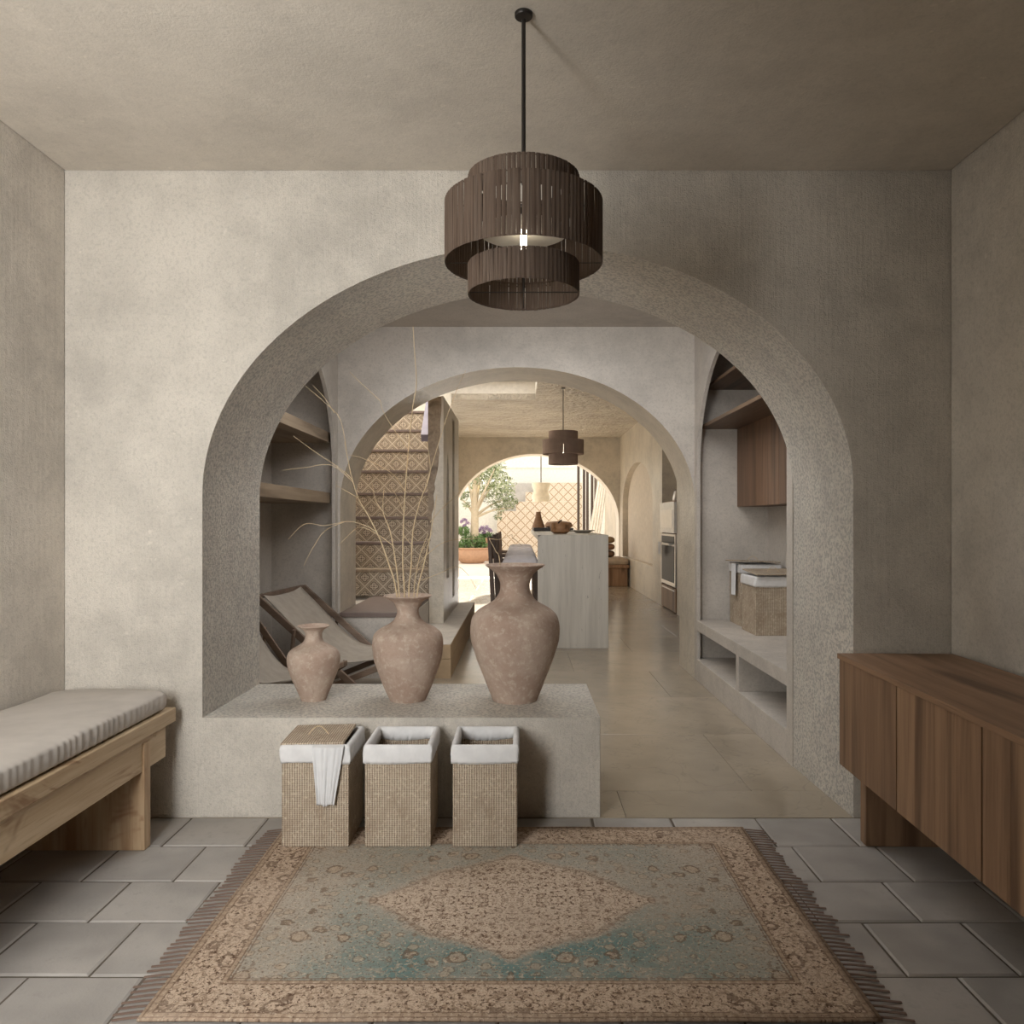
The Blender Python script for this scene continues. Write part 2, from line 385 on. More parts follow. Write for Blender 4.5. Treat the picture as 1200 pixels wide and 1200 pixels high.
# ------------------------------------------------------------------ mesh helpers
class MB:
    def __init__(s): s.v = []; s.f = []
    def add(s, vs, fs):
        o = len(s.v); s.v += [tuple(v) for v in vs]; s.f += [tuple(i + o for i in f) for f in fs]; return s
    def box(s, x0, x1, y0, y1, z0, z1):
        return s.add([(x0, y0, z0), (x1, y0, z0), (x1, y1, z0), (x0, y1, z0), (x0, y0, z1), (x1, y0, z1), (x1, y1, z1), (x0, y1, z1)],
                     [(0, 3, 2, 1), (4, 5, 6, 7), (0, 1, 5, 4), (1, 2, 6, 5), (2, 3, 7, 6), (3, 0, 4, 7)])
    def bar(s, a, b, w, h, up=(0, 0, 1)):
        a, b = Vector(a), Vector(b); d = (b - a).normalized(); up = Vector(up)
        if abs(d.dot(up)) > 0.95: up = Vector((0, 1, 0))
        u = d.cross(up).normalized() * w / 2; n = u.cross(d).normalized() * h / 2
        vs = [p + su * u + sn * n for p in (a, b) for su, sn in ((-1, -1), (1, -1), (1, 1), (-1, 1))]
        return s.add(vs, [(0, 1, 2, 3), (7, 6, 5, 4), (0, 4, 5, 1), (1, 5, 6, 2), (2, 6, 7, 3), (3, 7, 4, 0)])
    def tube(s, pts, r0, r1=None, n=6):
        r1 = r0 if r1 is None else r1; pts = [Vector(p) for p in pts]; rings = []
        for i, p in enumerate(pts):
            d = (pts[min(i + 1, len(pts) - 1)] - pts[max(i - 1, 0)]).normalized()
            up = Vector((0, 0, 1)) if abs(d.z) < 0.9 else Vector((0, 1, 0))
            u = d.cross(up).normalized(); v = u.cross(d).normalized()
            r = r0 + (r1 - r0) * i / max(1, len(pts) - 1)
            rings.append([p + (u * cos(2 * pi * k / n) + v * sin(2 * pi * k / n)) * r for k in range(n)])
        vs = [q for rg in rings for q in rg]; fs = []
        for i in range(len(pts) - 1):
            for k in range(n):
                fs.append((i * n + k, i * n + (k + 1) % n, (i + 1) * n + (k + 1) % n, (i + 1) * n + k))
        fs.append(tuple(reversed(range(n)))); fs.append(tuple(range((len(pts) - 1) * n, len(pts) * n)))
        return s.add(vs, fs)
    def lathe(s, prof, c, n=40, cap0=True, cap1=True):
        vs = []; fs = []
        for r, z in prof:
            for k in range(n): vs.append((c[0] + r * cos(2 * pi * k / n), c[1] + r * sin(2 * pi * k / n), c[2] + z))
        for i in range(len(prof) - 1):
            for k in range(n): fs.append((i * n + k, i * n + (k + 1) % n, (i + 1) * n + (k + 1) % n, (i + 1) * n + k))
        if cap0: fs.append(tuple(reversed(range(n))))
        if cap1: fs.append(tuple(range((len(prof) - 1) * n, len(prof) * n)))
        return s.add(vs, fs)
    def grid(s, fn, nu, nv):
        vs = [fn(i / nu, j / nv) for j in range(nv + 1) for i in range(nu + 1)]
        fs = [(j * (nu + 1) + i, j * (nu + 1) + i + 1, (j + 1) * (nu + 1) + i + 1, (j + 1) * (nu + 1) + i) for j in range(nv) for i in range(nu)]
        return s.add(vs, fs)
    def prism(s, poly, y0, y1, axis='y'):
        """poly in (a,z); extruded along y (a = x) or x (a = y)."""
        n = len(poly); mk = (lambda a, z, d: (a, d, z)) if axis == 'y' else (lambda a, z, d: (d, a, z))
        vs = [mk(a, z, y0) for a, z in poly] + [mk(a, z, y1) for a, z in poly]
        fs = [tuple(range(n)), tuple(reversed(range(n, 2 * n)))] + [(i, i + n, (i + 1) % n + n, (i + 1) % n) for i in range(n)]
        return s.add(vs, fs)
    def build(s, name, mat, parent=None, smooth=False, bevel=0.0, solid=0.0, sub=0, angle=40, origin=None):
        me = bpy.data.meshes.new(name)
        o0 = Vector(origin) if origin else (wloc(parent) if parent else Vector((0, 0, 0)))
        me.from_pydata([tuple(Vector(v) - o0) for v in s.v], [], s.f)
        bm = bmesh.new(); bm.from_mesh(me); bmesh.ops.recalc_face_normals(bm, faces=bm.faces); bm.to_mesh(me); bm.free()
        me.materials.append(mat)
        if smooth: me.shade_smooth(); me.set_sharp_from_angle(angle=radians(angle))
        o = bpy.data.objects.new(name, me); COL.objects.link(o)
        if parent: o.parent = parent
        if origin: o.location = o0 - (wloc(parent) if parent else Vector((0, 0, 0)))
        if solid: md = o.modifiers.new('thickness', 'SOLIDIFY'); md.thickness = solid; md.offset = 0
        if sub: md = o.modifiers.new('smooth', 'SUBSURF'); md.levels = sub; md.render_levels = sub
        if bevel: md = o.modifiers.new('edge', 'BEVEL'); md.width = bevel; md.segments = 2; md.limit_method = 'ANGLE'
        return o
def wloc(o):
    p = Vector((0, 0, 0))
    while o is not None: p = p + o.location; o = o.parent
    return p
def thing(name, label, cat, loc=(0, 0, 0), group=None):
    o = bpy.data.objects.new(name, None); COL.objects.link(o); o.location = loc; o.empty_display_size = 0.05
    return tag(o, label, cat, group)
def tag(o, label=None, cat=None, group=None, kind=None):
    if label: o['label'] = label
    if cat: o['category'] = cat
    if group: o['group'] = group
    if kind: o['kind'] = kind
    return o
def struct(o, label=None, cat=None): return tag(o, label, cat, kind='structure')
def dup(root, loc, label=None, rz=0.0, scale=1.0):
    r = root.copy(); COL.objects.link(r); r.location = loc; r.rotation_euler = (0, 0, rz); r.scale = (scale,) * 3
    if label: r['label'] = label
    def rec(src, dst):
        for ch in src.children:
            c = ch.copy(); COL.objects.link(c); c.parent = dst; rec(ch, c)
    rec(root, r); return r
def at(u, v, Y):                                       # photograph pixel at depth Y -> point
    return Vector(((u - CX) / F * Y, Y, H - (v - CY) / F * Y))
def share(o, name, mat, parent, loc, rot=(0, 0, 0), scale=(1, 1, 1)):
    c = bpy.data.objects.new(name, o); COL.objects.link(c); c.parent = parent; c.location = loc; c.rotation_euler = rot; c.scale = scale
    return c
def ell(c, a, zs, b, n=48, z0=0.0, tilt=0.0):
    """arch opening outline, left foot to right foot, in (coordinate, z)"""
    p = [(c - a, z0)]
    for i in range(n + 1):
        t = pi - pi * i / n
        p.append((c + a * cos(t), zs + b * sin(t) + tilt * a * cos(t)))
    p.append((c + a, z0)); return p
def arch_wall(mb_face, mb_soffit, op0, op1, a0, a1, z1, d0, d1, axis='y', z0=0.0, soffit_only=False):
    """wall from a0..a1, up to z1, thickness d0..d1, with the opening outline op (front, back)"""
    P = (lambda a, z, d: (a, d, z)) if axis == 'y' else (lambda a, z, d: (d, a, z))
    for op, d in ((op0, d0), (op1, d1)):
        n = len(op)
        mb_face.add([P(a0, z0, d), P(op[0][0], z0, d), P(op[0][0], z1, d), P(a0, z1, d)], [(0, 1, 2, 3)])
        mb_face.add([P(op[-1][0], z0, d), P(a1, z0, d), P(a1, z1, d), P(op[-1][0], z1, d)], [(0, 1, 2, 3)])
        for i in range(n - 1):
            if abs(op[i][0] - op[i + 1][0]) < 1e-6: continue
            mb_face.add([P(op[i][0], op[i][1], d), P(op[i + 1][0], op[i + 1][1], d), P(op[i + 1][0], z1, d), P(op[i][0], z1, d)], [(0, 1, 2, 3)])
    mb_face.add([P(a0, z0, d0), P(a0, z0, d1), P(a0, z1, d1), P(a0, z1, d0)], [(0, 1, 2, 3)])
    mb_face.add([P(a1, z0, d0), P(a1, z0, d1), P(a1, z1, d1), P(a1, z1, d0)], [(0, 1, 2, 3)])
    mb_face.add([P(a0, z1, d0), P(a1, z1, d0), P(a1, z1, d1), P(a0, z1, d1)], [(0, 1, 2, 3)])
    vs = []; fs = []
    for (p, q) in zip(op0, op1): vs += [P(p[0], p[1], d0), P(q[0], q[1], d1)]
    for i in range(len(op0) - 1): fs.append((2 * i, 2 * i + 2, 2 * i + 3, 2 * i + 1))
    mb_soffit.add(vs, fs)

# ------------------------------------------------------------------ room shell
YB, YB2 = 3.631, 4.384            # arch wall, front and back
XL, XR, ZC = -2.154, 2.035, 3.058
YI, YI2 = 6.85, 7.50              # second arch wall
YF, YF2 = 18.2, 18.8              # third arch wall
YR = -1.9
# arch wall (first)
o1 = ell(0.0345, 1.539, 1.545, 1.162, 64, 0.0, 0.012)
o1b = [(x * 0.99, z) for x, z in o1]
fa, sa = MB(), MB()
arch_wall(fa, sa, o1, o1b, XL - 0.15, XR + 0.15, 3.30, YB, YB2)
wb = struct(fa.build('wall_back', M['wall']), 'pale plastered wall with the widest arched opening', 'wall')
sa.build('arch_soffit', M['stucco'], wb, smooth=True)
lm = MB().box(o1[0][0] - 0.02, 0.377, YB - 0.001, YB2, 0, 0.4715).build('trim_1', M['wall'], bevel=0.004)
struct(lm, 'low plastered ledge wall carrying the three clay vases', 'ledge')
MB().box(o1[0][0] + 0.003, 0.3755, YB + 0.001, YB2 - 0.001, 0.4716, 0.4725).build('ledge_top', M['stucco'], lm)
# side walls of the front room; the left one has an added, unseen window opening
WY0, WY1, WZ0, WZ1 = -0.8, 1.25, 0.55, 2.65
m = MB()
m.box(XL - 0.15, XL, YR, WY0, 0, 3.3).box(XL - 0.15, XL, WY1, YB - 0.005, 0, 3.3).box(XL - 0.15, XL - 0.02, YB - 0.005, YB, 0, 3.3).box(XL - 0.15, XL, WY0, WY1, 0, WZ0).box(XL - 0.15, XL, WY0, WY1, WZ1, 3.3)
struct(m.build('wall_left', M['side']), 'plastered left wall behind the bench', 'wall')
struct(MB().box(XR, XR + 0.15, YR, YB - 0.005, 0, 3.3).box(XR + 0.02, XR + 0.15, YB - 0.005, YB, 0, 3.3).build('wall_right', M['side']), 'plastered right wall behind the sideboard', 'wall')
struct(MB().box(XL - 0.15, XR + 0.15, YR - 0.15, YR, 0, 3.3).build('wall_rear', M['side_z']), 'unseen wall facing the arches, dark wood added to cut bounce', 'wall')  # out of view; dark wood put here to reduce bounced light
struct(MB().box(XL + 0.005, XR - 0.005, YR, YB - 0.005, ZC, ZC + 0.15).box(XL - 0.15, XR + 0.15, YR - 0.15, YB2, 3.30, 3.40).build('ceiling', M['ceil']), 'plastered ceiling above the large pendant lamp', 'ceiling')
struct(MB().box(-0.93, -0.83, YR, 0.72, 0, ZC).build('wall_light_block', M['side']), 'added plastered wall stub out of view, blocking lamp light', 'wall')  # unseen stub added to cut the lamp light towards the right
wf = MB().box(XL - 0.10, XL - 0.04, WY0, WY0 + 0.06, WZ0, WZ1).box(XL - 0.10, XL - 0.04, WY1 - 0.06, WY1, WZ0, WZ1)
wf.box(XL - 0.10, XL - 0.04, WY0 + 0.06, WY1 - 0.06, WZ0, WZ0 + 0.06).box(XL - 0.10, XL - 0.04, WY0 + 0.06, WY1 - 0.06, WZ1 - 0.06, WZ1)
wdo = struct(wf.build('added_window', M['bench_z']), 'added wooden window frame in the left wall, out of view', 'window')  # unseen window put in to go with the added lamp
MB().box(XL - 0.075, XL - 0.065, WY0 + 0.06, WY1 - 0.06, WZ0 + 0.06, WZ1 - 0.06).build('pane', M['glass'], wdo)

# passage between the first two arches: side niches under their own arches
ZP = 3.135
PXR, PXL = 1.552, -1.63
NXR, NXL = 2.207, -2.22
def niche_wall(name, X0, X1, side, label):
    fa, sa = MB(), MB()
    op = ell(5.62, 1.14, 1.86, 0.97, 40)
    arch_wall(fa, sa, op, op, YB2, YI, 3.3, X0, X1, axis='x')
    o = struct(fa.build(name, M['grey']), label, 'wall'); sa.build('arch_soffit', M['grey'], o, smooth=True); return o
nwr = niche_wall('wall_niche', PXR, PXR + 0.03, 1, 'right passage wall with an arched shelf niche')
nwl = niche_wall('wall_niche', PXL, PXL - 0.03, -1, 'left passage wall with an arched shelf niche')
def niche_back(X, Xi, parent):
    s = 1 if X > 0 else -1
    MB().box(min(X, X + s * 0.1), max(X, X + s * 0.1), YB2 - 0.05, YI + 0.1, 0, 3.3).build('niche_back', M['grey'], parent)
    a, b = sorted((Xi, X))
    MB().box(a, b, YI - 0.001, YI + 0.1, 0, 3.3).build('niche_end', M['grey'], parent)
    MB().box(a, b, YB2 - 0.05, YB2 + 0.03, 0, 3.3).build('niche_end', M['grey'], parent)
niche_back(NXR, PXR + 0.03, nwr); niche_back(NXL, PXL - 0.03, nwl)
struct(MB().box(-2.35, 2.35, YB2, YI, ZP, ZP + 0.15).build('ceiling', M['grey']), 'ceiling of the passage between the two nearer arches', 'ceiling')
# second arch wall
o2 = ell(-0.028, 1.582, 1.56, 1.215, 56)
fa, sa = MB(), MB()
arch_wall(fa, sa, o2, o2, -2.4, 2.6, 3.5, YI, YI2)
wi = struct(fa.build('wall_inner', M['grey']), 'grey plastered wall with the middle arch', 'wall')
sa.build('arch_soffit', M['kitchen'], wi, smooth=True)
t2 = struct(MB().box(-1.61, -1.0, YI - 0.001, YI2 - 0.1, 0, 0.565).build('trim_2', M['grey']), 'raised sill wall below the staircase', 'sill')
MB().box(-1.61, -1.0, YI - 0.012, 8.40, 0.545, 0.588).build('sill_slab', M['sill'], t2, bevel=0.004)
MB().box(-2.3, -0.99, YI2 - 0.1, 8.40, 0, 0.545).build('landing_base', M['grey'], t2)
# masonry ledge with cells in the right niche
m = MB().box(PXR + 0.001, NXR, YB2 + 0.03, YI - 0.002, 0, 0.186).box(PXR + 0.001, NXR, YB2 + 0.03, YI - 0.002, 0.438, 0.526).box(PXR + 0.001, NXR, 5.47, 5.54, 0.186, 0.438)
struct(m.build('trim_3', M['grey'], bevel=0.003), 'plastered bench with open cells in the right niche', 'ledge')
# raised stone step left of the kitchen
st = struct(MB().box(-2.3, -0.622, YI2 + 0.02, 10.4, 0.0, 0.17).box(-0.998, -0.622, YI, YI2 + 0.02, 0.0, 0.17).build('trim_4', M['block']), 'raised stone platform beside the staircase', 'step')
MB().box(-2.3, -0.622, YI2 + 0.02, 10.4, 0.1705, 0.30).box(-0.998, -0.622, YI, YI2 + 0.02, 0.1705, 0.30).build('upper_course', M['block'], st, bevel=0.006)
MB().box(-2.3, -0.626, YI2 + 0.02, 10.4, 0.300, 0.304).box(-0.996, -0.626, YI + 0.004, YI2 + 0.02, 0.300, 0.304).build('step_top', M['grey'], st)
# partition beside the staircase, with a slot and a pointed niche in its right face
PX = -0.83
m = MB()
m.box(-1.0, PX, 9.65, 10.3, 0.304, 2.75).box(-1.0, PX, 9.35, 9.65, 0.304, 0.47).box(-1.0, PX, 9.35, 9.65, 2.66, 2.75).box(-1.0, -0.95, 9.35, 9.65, 0.47, 2.66)
fa, sa = MB(), MB()
opn = [(8.62, 0.75), (8.62, 1.75), (8.66, 1.98), (8.72, 2.12), (8.77, 2.19), (8.82, 2.12), (8.88, 1.98), (8.92, 1.75), (8.92, 0.75)]
arch_wall(fa, sa, opn, opn, 8.30, 9.35, 2.75, PX, PX - 0.09, axis='x', z0=0.304)
m.v, m.f = m.v, m.f
m.box(-1.0, PX - 0.085, 8.301, 9.35, 0.304, 2.749).box(PX - 0.085, PX, 8.62, 8.92, 0.304, 0.75)
pw = struct(m.build('wall_partition', M['kitchen']), 'plastered partition between staircase and kitchen', 'wall')
fa.build('niche_face', M['kitchen'], pw); sa.build('niche_reveal', M['kitchen'], pw)
rnd = random.Random(3)
edge = [(-0.985, 0.304), (-0.985, 1.0)]
z = 1.0
while z < 2.60:
    z += rnd.uniform(0.03, 0.09); t = max(0, min(1, (z - 1.1) / 1.25))
    edge.append((-0.985 + 0.125 * t + rnd.uniform(-0.012, 0.012), z))
poly = edge + [(-0.852, 2.749), (PX + 0.001, 2.749), (PX + 0.001, 0.304)]
MB().prism(poly, 8.262, 8.30).build('rough_light_edge', M['kitchen'], pw)  # ragged layer builds a light boundary on the rough plaster into the shape
MB().box(-1.0, PX, 8.299, 8.301, 0.304, 2.749).build('partition_end', M['oak_y'], pw)  # dim end of the wall put in as a darker colour
# kitchen and stairwell shell
KXR, KXL, ZK = 2.35, -2.35, 3.38
A0, A1 = 11.55, 12.75
m = MB().box(KXR, KXR + 0.15, YI2, A0, 0, 3.6).box(KXR, KXR + 0.15, A0, A1, 2.75, 3.6).box(KXR + 0.4, KXR + 0.5, A0 - 0.1, A1 + 0.1, 0, 2.85)
m.box(KXR + 0.15, KXR + 0.4, A1, A1 + 0.1, 0, 2.85).box(KXR + 0.15, KXR + 0.4, A0 - 0.1, A0, 0, 2.85).box(KXR + 0.15, KXR + 0.4, A0, A1, 2.75, 2.85)
m.box(KXR, KXR + 0.15, A1, 13.6, 0, 3.6).box(KXR, KXR + 0.15, 17.75, YF, 0, 3.6)
kw = struct(m.build('wall_right', M['kitchen']), 'plastered kitchen wall with the oven alcove', 'wall')
fa, sa = MB(), MB()
op = ell(15.68, 2.0, 1.75, 0.85, 40, 0.60)
op = [(a, max(z, 0.60)) for a, z in op]
arch_wall(fa, sa, op, op, 13.6, 17.75, 3.6, KXR, KXR + 0.12, axis='x', z0=0.60)
fa.box(KXR, KXR + 0.15, 13.6, 17.75, 0, 0.60)
fa.build('arched_recess_face', M['kitchen'], kw); sa.build('recess_reveal', M['kitchen'], kw, smooth=True)
MB().box(KXR + 0.12, KXR + 0.15, 13.6, 17.75, 0.6, 3.0).build('recess_panel', M['panel'], kw)
struct(MB().box(KXL - 0.15, KXL, YI2, YF, 0, 4.6).build('wall_left', M['kitchen']), 'plastered far left wall beyond the staircase', 'wall')
R0, R1, RX0, RX1 = 10.9, 12.5, -1.5, 0.24
m = MB().box(-0.98, KXR, YI2, R0, ZK, ZK + 0.1).box(KXL, KXR, R1, YF, ZK, ZK + 0.1).box(RX1, KXR, R0, R1, ZK, ZK + 0.1).box(KXL, RX0, 10.9, R1, ZK, ZK + 0.1)
kc = struct(m.build('ceiling', M['kceil']), 'polished plaster kitchen ceiling with light well', 'ceiling')
MB().box(RX0 - 0.05, RX0, R0, R1, ZK + 0.1, 3.9).box(RX1, RX1 + 0.05, R0, R1, ZK + 0.1, 3.9).box(RX0, RX1, R0 - 0.05, R0, ZK + 0.1, 3.9).box(RX0 - 0.05, RX1 + 0.05, R1, R1 + 0.05, ZK + 0.1, 3.9).box(RX0, RX1, R0, R1, 3.78, 3.9).build('light_well', M['white'], kc)
# stairwell lid and back
struct(MB().box(KXL, -0.9, YI2, 10.9, 4.5, 4.6).build('ceiling', M['white']), 'stairwell ceiling high above the patterned steps', 'ceiling')
m = MB().box(KXL, -0.98, 10.86, 10.9, 2.9, 4.5).box(-1.0, -0.95, YI2, 10.86, ZK + 0.1, 4.5).box(-2.3, -0.95, YI2, YI2 + 0.05, 3.4, 4.5)
struct(m.build('wall_stair', M['cream']), 'cream wall closing the top of the staircase', 'wall')
# third arch wall
o3 = ell(0.36, 1.975, 1.38, 1.62, 48)
fa, sa = MB(), MB()
arch_wall(fa, sa, o3, o3, -2.6, 2.6, 3.6, YF, YF2)
w3 = struct(fa.build('wall_far', M['kitchen']), 'tan plastered wall with the farthest arch', 'wall'); sa.build('arch_soffit', M['white'], w3, smooth=True)

# ------------------------------------------------------------------ floors, laid stone by stone
fl = struct(MB().box(XL - 0.1, XR + 0.1, YR, YB, -0.10, -0.006).build('floor', M['dirtgrout']), 'grey flagstone floor of the entrance room', 'floor')
rows = [3.629, 3.316, 2.99, 2.687, 2.368, 2.05, 1.73, 1.41]
start = [-1.553, -1.714, -1.515, -1.690, -1.515, -1.69, -1.53]
def stone_tile(x0, x1, y0, y1, zt, th, jit, rr):
    j = lambda: rr.uniform(-jit, jit)
    top = [(x0 + j(), y0 + j(), zt), (x1 + j(), y0 + j(), zt), (x1 + j(), y1 + j(), zt), (x0 + j(), y1 + j(), zt)]
    c = Vector(((x0 + x1) / 2, (y0 + y1) / 2, zt))
    e = 0.007 if jit else 0.0015
    ins = []
    for p in top:
        d = Vector((math.copysign(e, c.x - p[0]), math.copysign(e, c.y - p[1]), 0)); ins.append(Vector(p) + d)
    mid = [Vector((p[0], p[1], zt - e * 0.7)) for p in top]; bot = [Vector((p[0], p[1], zt - th)) for p in top]
    mb = MB(); mb.add(ins + mid + bot, [(0, 1, 2, 3)] + [(i, i + 4, (i + 1) % 4 + 4, (i + 1) % 4) for i in range(4)] + [(i + 4, i + 8, (i + 1) % 4 + 8, (i + 1) % 4 + 4) for i in range(4)])
    return mb, c
rr = random.Random(11)
for i in range(len(rows) - 1):
    y1, y0 = rows[i], rows[i + 1]; xs = [start[i]]
    while xs[0] > XL: xs.insert(0, xs[0] - rr.choice((0.36, 0.37, 0.35)))
    while xs[-1] < XR: xs.append(xs[-1] + rr.choice((0.355, 0.37, 0.345, 0.36, 0.40)))
    for a, b in zip(xs, xs[1:]):
        a, b = max(a, XL), min(b, XR)
        if b - a < 0.03: continue
        g = 0.0035
        mb, c = stone_tile(a + g, b - g, y0 + g, y1 - (g if i else 0.0), rr.uniform(-0.0015, 0.0), 0.0058, 0.003, rr)
        mb.build('tile', M['flag'], fl, origin=(c.x, c.y, 0))
fl2 = struct(MB().box(-2.35, 2.5, YB, 18.8, -0.10, -0.006).build('floor', M['dirtgrout']), 'polished limestone slab floor running through the arches', 'floor')
ys = [YB + 0.001, 3.99, 5.05] + [5.05 + 1.06 * k for k in range(1, 13)] + [18.79]
for i in range(len(ys) - 1):
    xs = [-2.3 + (0.55 if i % 2 else 0.0)] ; xs = [-2.3] + [x for x in (-2.3 + (0.7 if i % 2 else 1.4) + 1.4 * k for k in range(4)) if x < 2.3] + [2.45]
    for a, b in zip(xs, xs[1:]):
        mb, c = stone_tile(a + 0.001, b - 0.001, ys[i] + 0.001, ys[i + 1] - 0.001, 0.0, 0.0055, 0.0, rr)
        mb.build('tile', M['slab'], fl2, origin=(c.x, c.y, 0))
struct(MB().box(-9, 9, 18.8, 34, -0.12, -0.01).build('floor', M['terrace']), 'sunlit courtyard paving beyond the farthest arch', 'floor')

# ------------------------------------------------------------------ rug
RX, RY = -0.03, 2.815
rg = thing('rug', 'faded teal and beige patterned rug with brown fringes on the flagstones', 'rug', (RX, RY, 0))
def rugf(u, v):
    x = -1.04 + 2.08 * u; y = -0.675 + 1.35 * v
    return (RX + x, RY + y, 0.008 + 0.0012 * sin(x * 9 + y * 4) * sin(y * 7))
MB().grid(rugf, 60, 40).build('rug_pile', M['rug'], rg, smooth=True, solid=0.007)
for s in (-1, 1):
    fm = MB(); n = 52
    for k in range(n):
        y = RY - 0.67 + 1.34 * (k + 0.5) / n; x = RX + s * 1.036; L = rr.uniform(0.075, 0.105); dy = -0.008 + rr.uniform(-0.004, 0.004)
        fm.bar((x, y, 0.0075), (x + s * L * 0.4, y + dy * 0.3, 0.0065), 0.006, 0.004).bar((x + s * L * 0.4, y + dy * 0.3, 0.0065), (x + s * L, y + dy, 0.0035), 0.0078, 0.003)
    tag(fm.build('fringe', M['fringe'], rg), kind='stuff')

# ------------------------------------------------------------------ bench at left
bn = thing('bench', 'pale oak bench with greige seat cushion along the left wall', 'bench', (-1.87, 2.4, 0))
B0, B1 = 1.15, 3.55
MB().box(-2.14, -1.592, B0, B1, 0.478, 0.542).build('seat_board', M['bench_x'], bn, bevel=0.004)
MB().box(-1.66, -1.608, B0 + 0.02, B1 - 0.07, 0.335, 0.478).build('front_rail', M['bench_x'], bn, bevel=0.002)
MB().box(-2.13, -2.10, B0 + 0.02, B1 - 0.07, 0.335, 0.478).build('rear_rail', M['bench_x'], bn, bevel=0.002)
MB().box(-2.13, -1.66, B1 - 0.10, B1 - 0.07, 0.335, 0.478).build('end_rail', M['bench_x'], bn, bevel=0.002)
for y in (3.265, 1.35):
    lg = MB().box(-2.12, -1.662, y, y + 0.055, 0, 0.478).box(-1.662, -1.599, y, y + 0.055, 0, 0.455)
    lg.build('leg', M['bench_z'], bn, bevel=0.003)
cu = MB(); nu, nv = 44, 260
def cush(u, v):                                                          # rounded closed profile swept along the bench
    y = B0 + 0.02 + (B1 - 0.05 - B0 - 0.02) * v
    t = 2 * pi * u; ex = 0.13
    c, s = cos(t), sin(t)
    sx = math.copysign(abs(c) ** 0.28, c); sz = math.copysign(abs(s) ** 0.26, s)
    end = min(1.0, min(v, 1 - v) / 0.012) ** 0.5
    x = -1.868 + sx * 0.262 * (0.965 + 0.035 * end); zz = 0.588 + sz * 0.045 * (0.35 + 0.65 * end)
    if s > 0: zz += 0.010 * (1 - (abs(x + 1.868) / 0.27) ** 2) + 0.0025 * sin(y * 9) * sin(x * 11)
    if c > 0.55: x += 0.0026 * sin(y * 150 + 1.5 * sin(y * 23)) * (0.75 + 0.25 * sin(y * 7)) * (1 - abs(s) * 0.6)
    return (x, y, zz)
cu.grid(cush, nu, nv)
cu.f.append(tuple(reversed(range(nu)))); cu.f.append(tuple(nv * (nu + 1) + i for i in range(nu)))
co = cu.build('seat_cushion', M['cushion'], bn, smooth=True, angle=60)

# ------------------------------------------------------------------ sideboard at right
# slightly turned from the wall: far end at y 3.54, front edge running from x 1.467 towards x 1.36
sb = thing('sideboard', 'brown walnut sideboard with plank doors along the right wall', 'sideboard', (1.467, 3.54, 0))
L = 2.35; D = 0.52
def sbx(mb, x0, x1, t0, t1, z0, z1): return mb.box(1.467 + x0, 1.467 + x1, 3.54 - t1, 3.54 - t0, z0, z1)
sbx(MB(), -0.006, D, -0.006, L, 0.768, 0.792).build('top', M['side_y'], sb, bevel=0.002)
m = MB(); sbx(m, 0.02, D, 0.0, 0.03, 0.283, 0.768); sbx(m, 0.02, D, L - 0.03, L, 0.283, 0.768); sbx(m, 0.02, D, 0.03, L - 0.03, 0.283, 0.305); sbx(m, D - 0.02, D, 0.03, L - 0.03, 0.305, 0.768)
m.build('carcass', M['side_y'], sb)
for k in range(4):
    t0 = 0.008 + k * 0.585; t1 = t0 + 0.577
    d = sbx(MB(), 0.008, 0.02, t0, t1, 0.290, 0.764).build('door', M['side_z'], sb)
    for j in range(4):
        a = t0 + (t1 - t0) * j / 4; b = t0 + (t1 - t0) * (j + 1) / 4
        pm = sbx(MB(), 0.0, 0.008, a + 0.0006, b - 0.0006, 0.287, 0.766); pm.build('plank', M['side_z'], d, origin=(1.467, 3.54 - (a + b) / 2, 0.52))
for t in (0.17, L - 0.3):
    m = MB(); sbx(m, 0.03, D - 0.05, t, t + 0.06, 0, 0.283); m.build('leg', M['side_z'], sb, bevel=0.003)
sb.rotation_euler = (0, 0, radians(-2.2))

# ------------------------------------------------------------------ vases on the ledge
def vase(px, prof, yb, label, sc, Y=4.0):
    zl = 0.4725; k = Y / F
    base = Vector(((px - CX) * k, Y, zl))
    t = thing('vase', label, 'vase', base, 'clay vases on the ledge')
    pts = []
    for v, hw in prof: pts.append((hw * k, H - (v - CY) * k))
    pts = [(r, z) for r, z in pts]; zbot = pts[-1][1]
    ztop = pts[0][1]
    pts = [(r, zl + (z - zbot) / (ztop - zbot) * (ztop - zl)) for r, z in pts]
    pts.reverse()
    # smooth the profile
    P = []
    for i in range(len(pts) - 1):
        p0, p1, p2, p3 = (pts[max(0, i - 1)], pts[i], pts[i + 1], pts[min(len(pts) - 1, i + 2)])
        for s in range(4):
            q = s / 4
            P.append(tuple(0.5 * (2 * b + (c - a) * q + (2 * a - 5 * b + 4 * c - d) * q * q + (-a + 3 * b - 3 * c + d) * q ** 3) for a, b, c, d in zip(p0, p1, p2, p3)))
    P.append(pts[-1])
    prof3 = [(max(r - 0.012, 0.0), z) for r, z in [P[0]]] + P
    rim_r, rim_z = P[-1]
    inner = [(rim_r - 0.004, rim_z + 0.004), (rim_r - 0.012, rim_z + 0.002)] + [(r - 0.013, z) for r, z in reversed(P[len(P) // 3:])]
    mb = MB().lathe([(r, z) for r, z in prof3 + inner], (base.x, base.y, 0), 56, True, True)
    mb.build('body', M['clay'], t, smooth=True, angle=60)
    return t, rim_r, rim_z
V3 = [(640 + y / 6, h / 6) for y, h in [(132, 211), (150, 190), (170, 160), (200, 130), (250, 107), (290, 103), (330, 112), (370, 136), (400, 172), (430, 226), (460, 268), (500, 298), (570, 314), (650, 311), (700, 300), (800, 268), (900, 230), (1000, 192), (1092, 156)]]
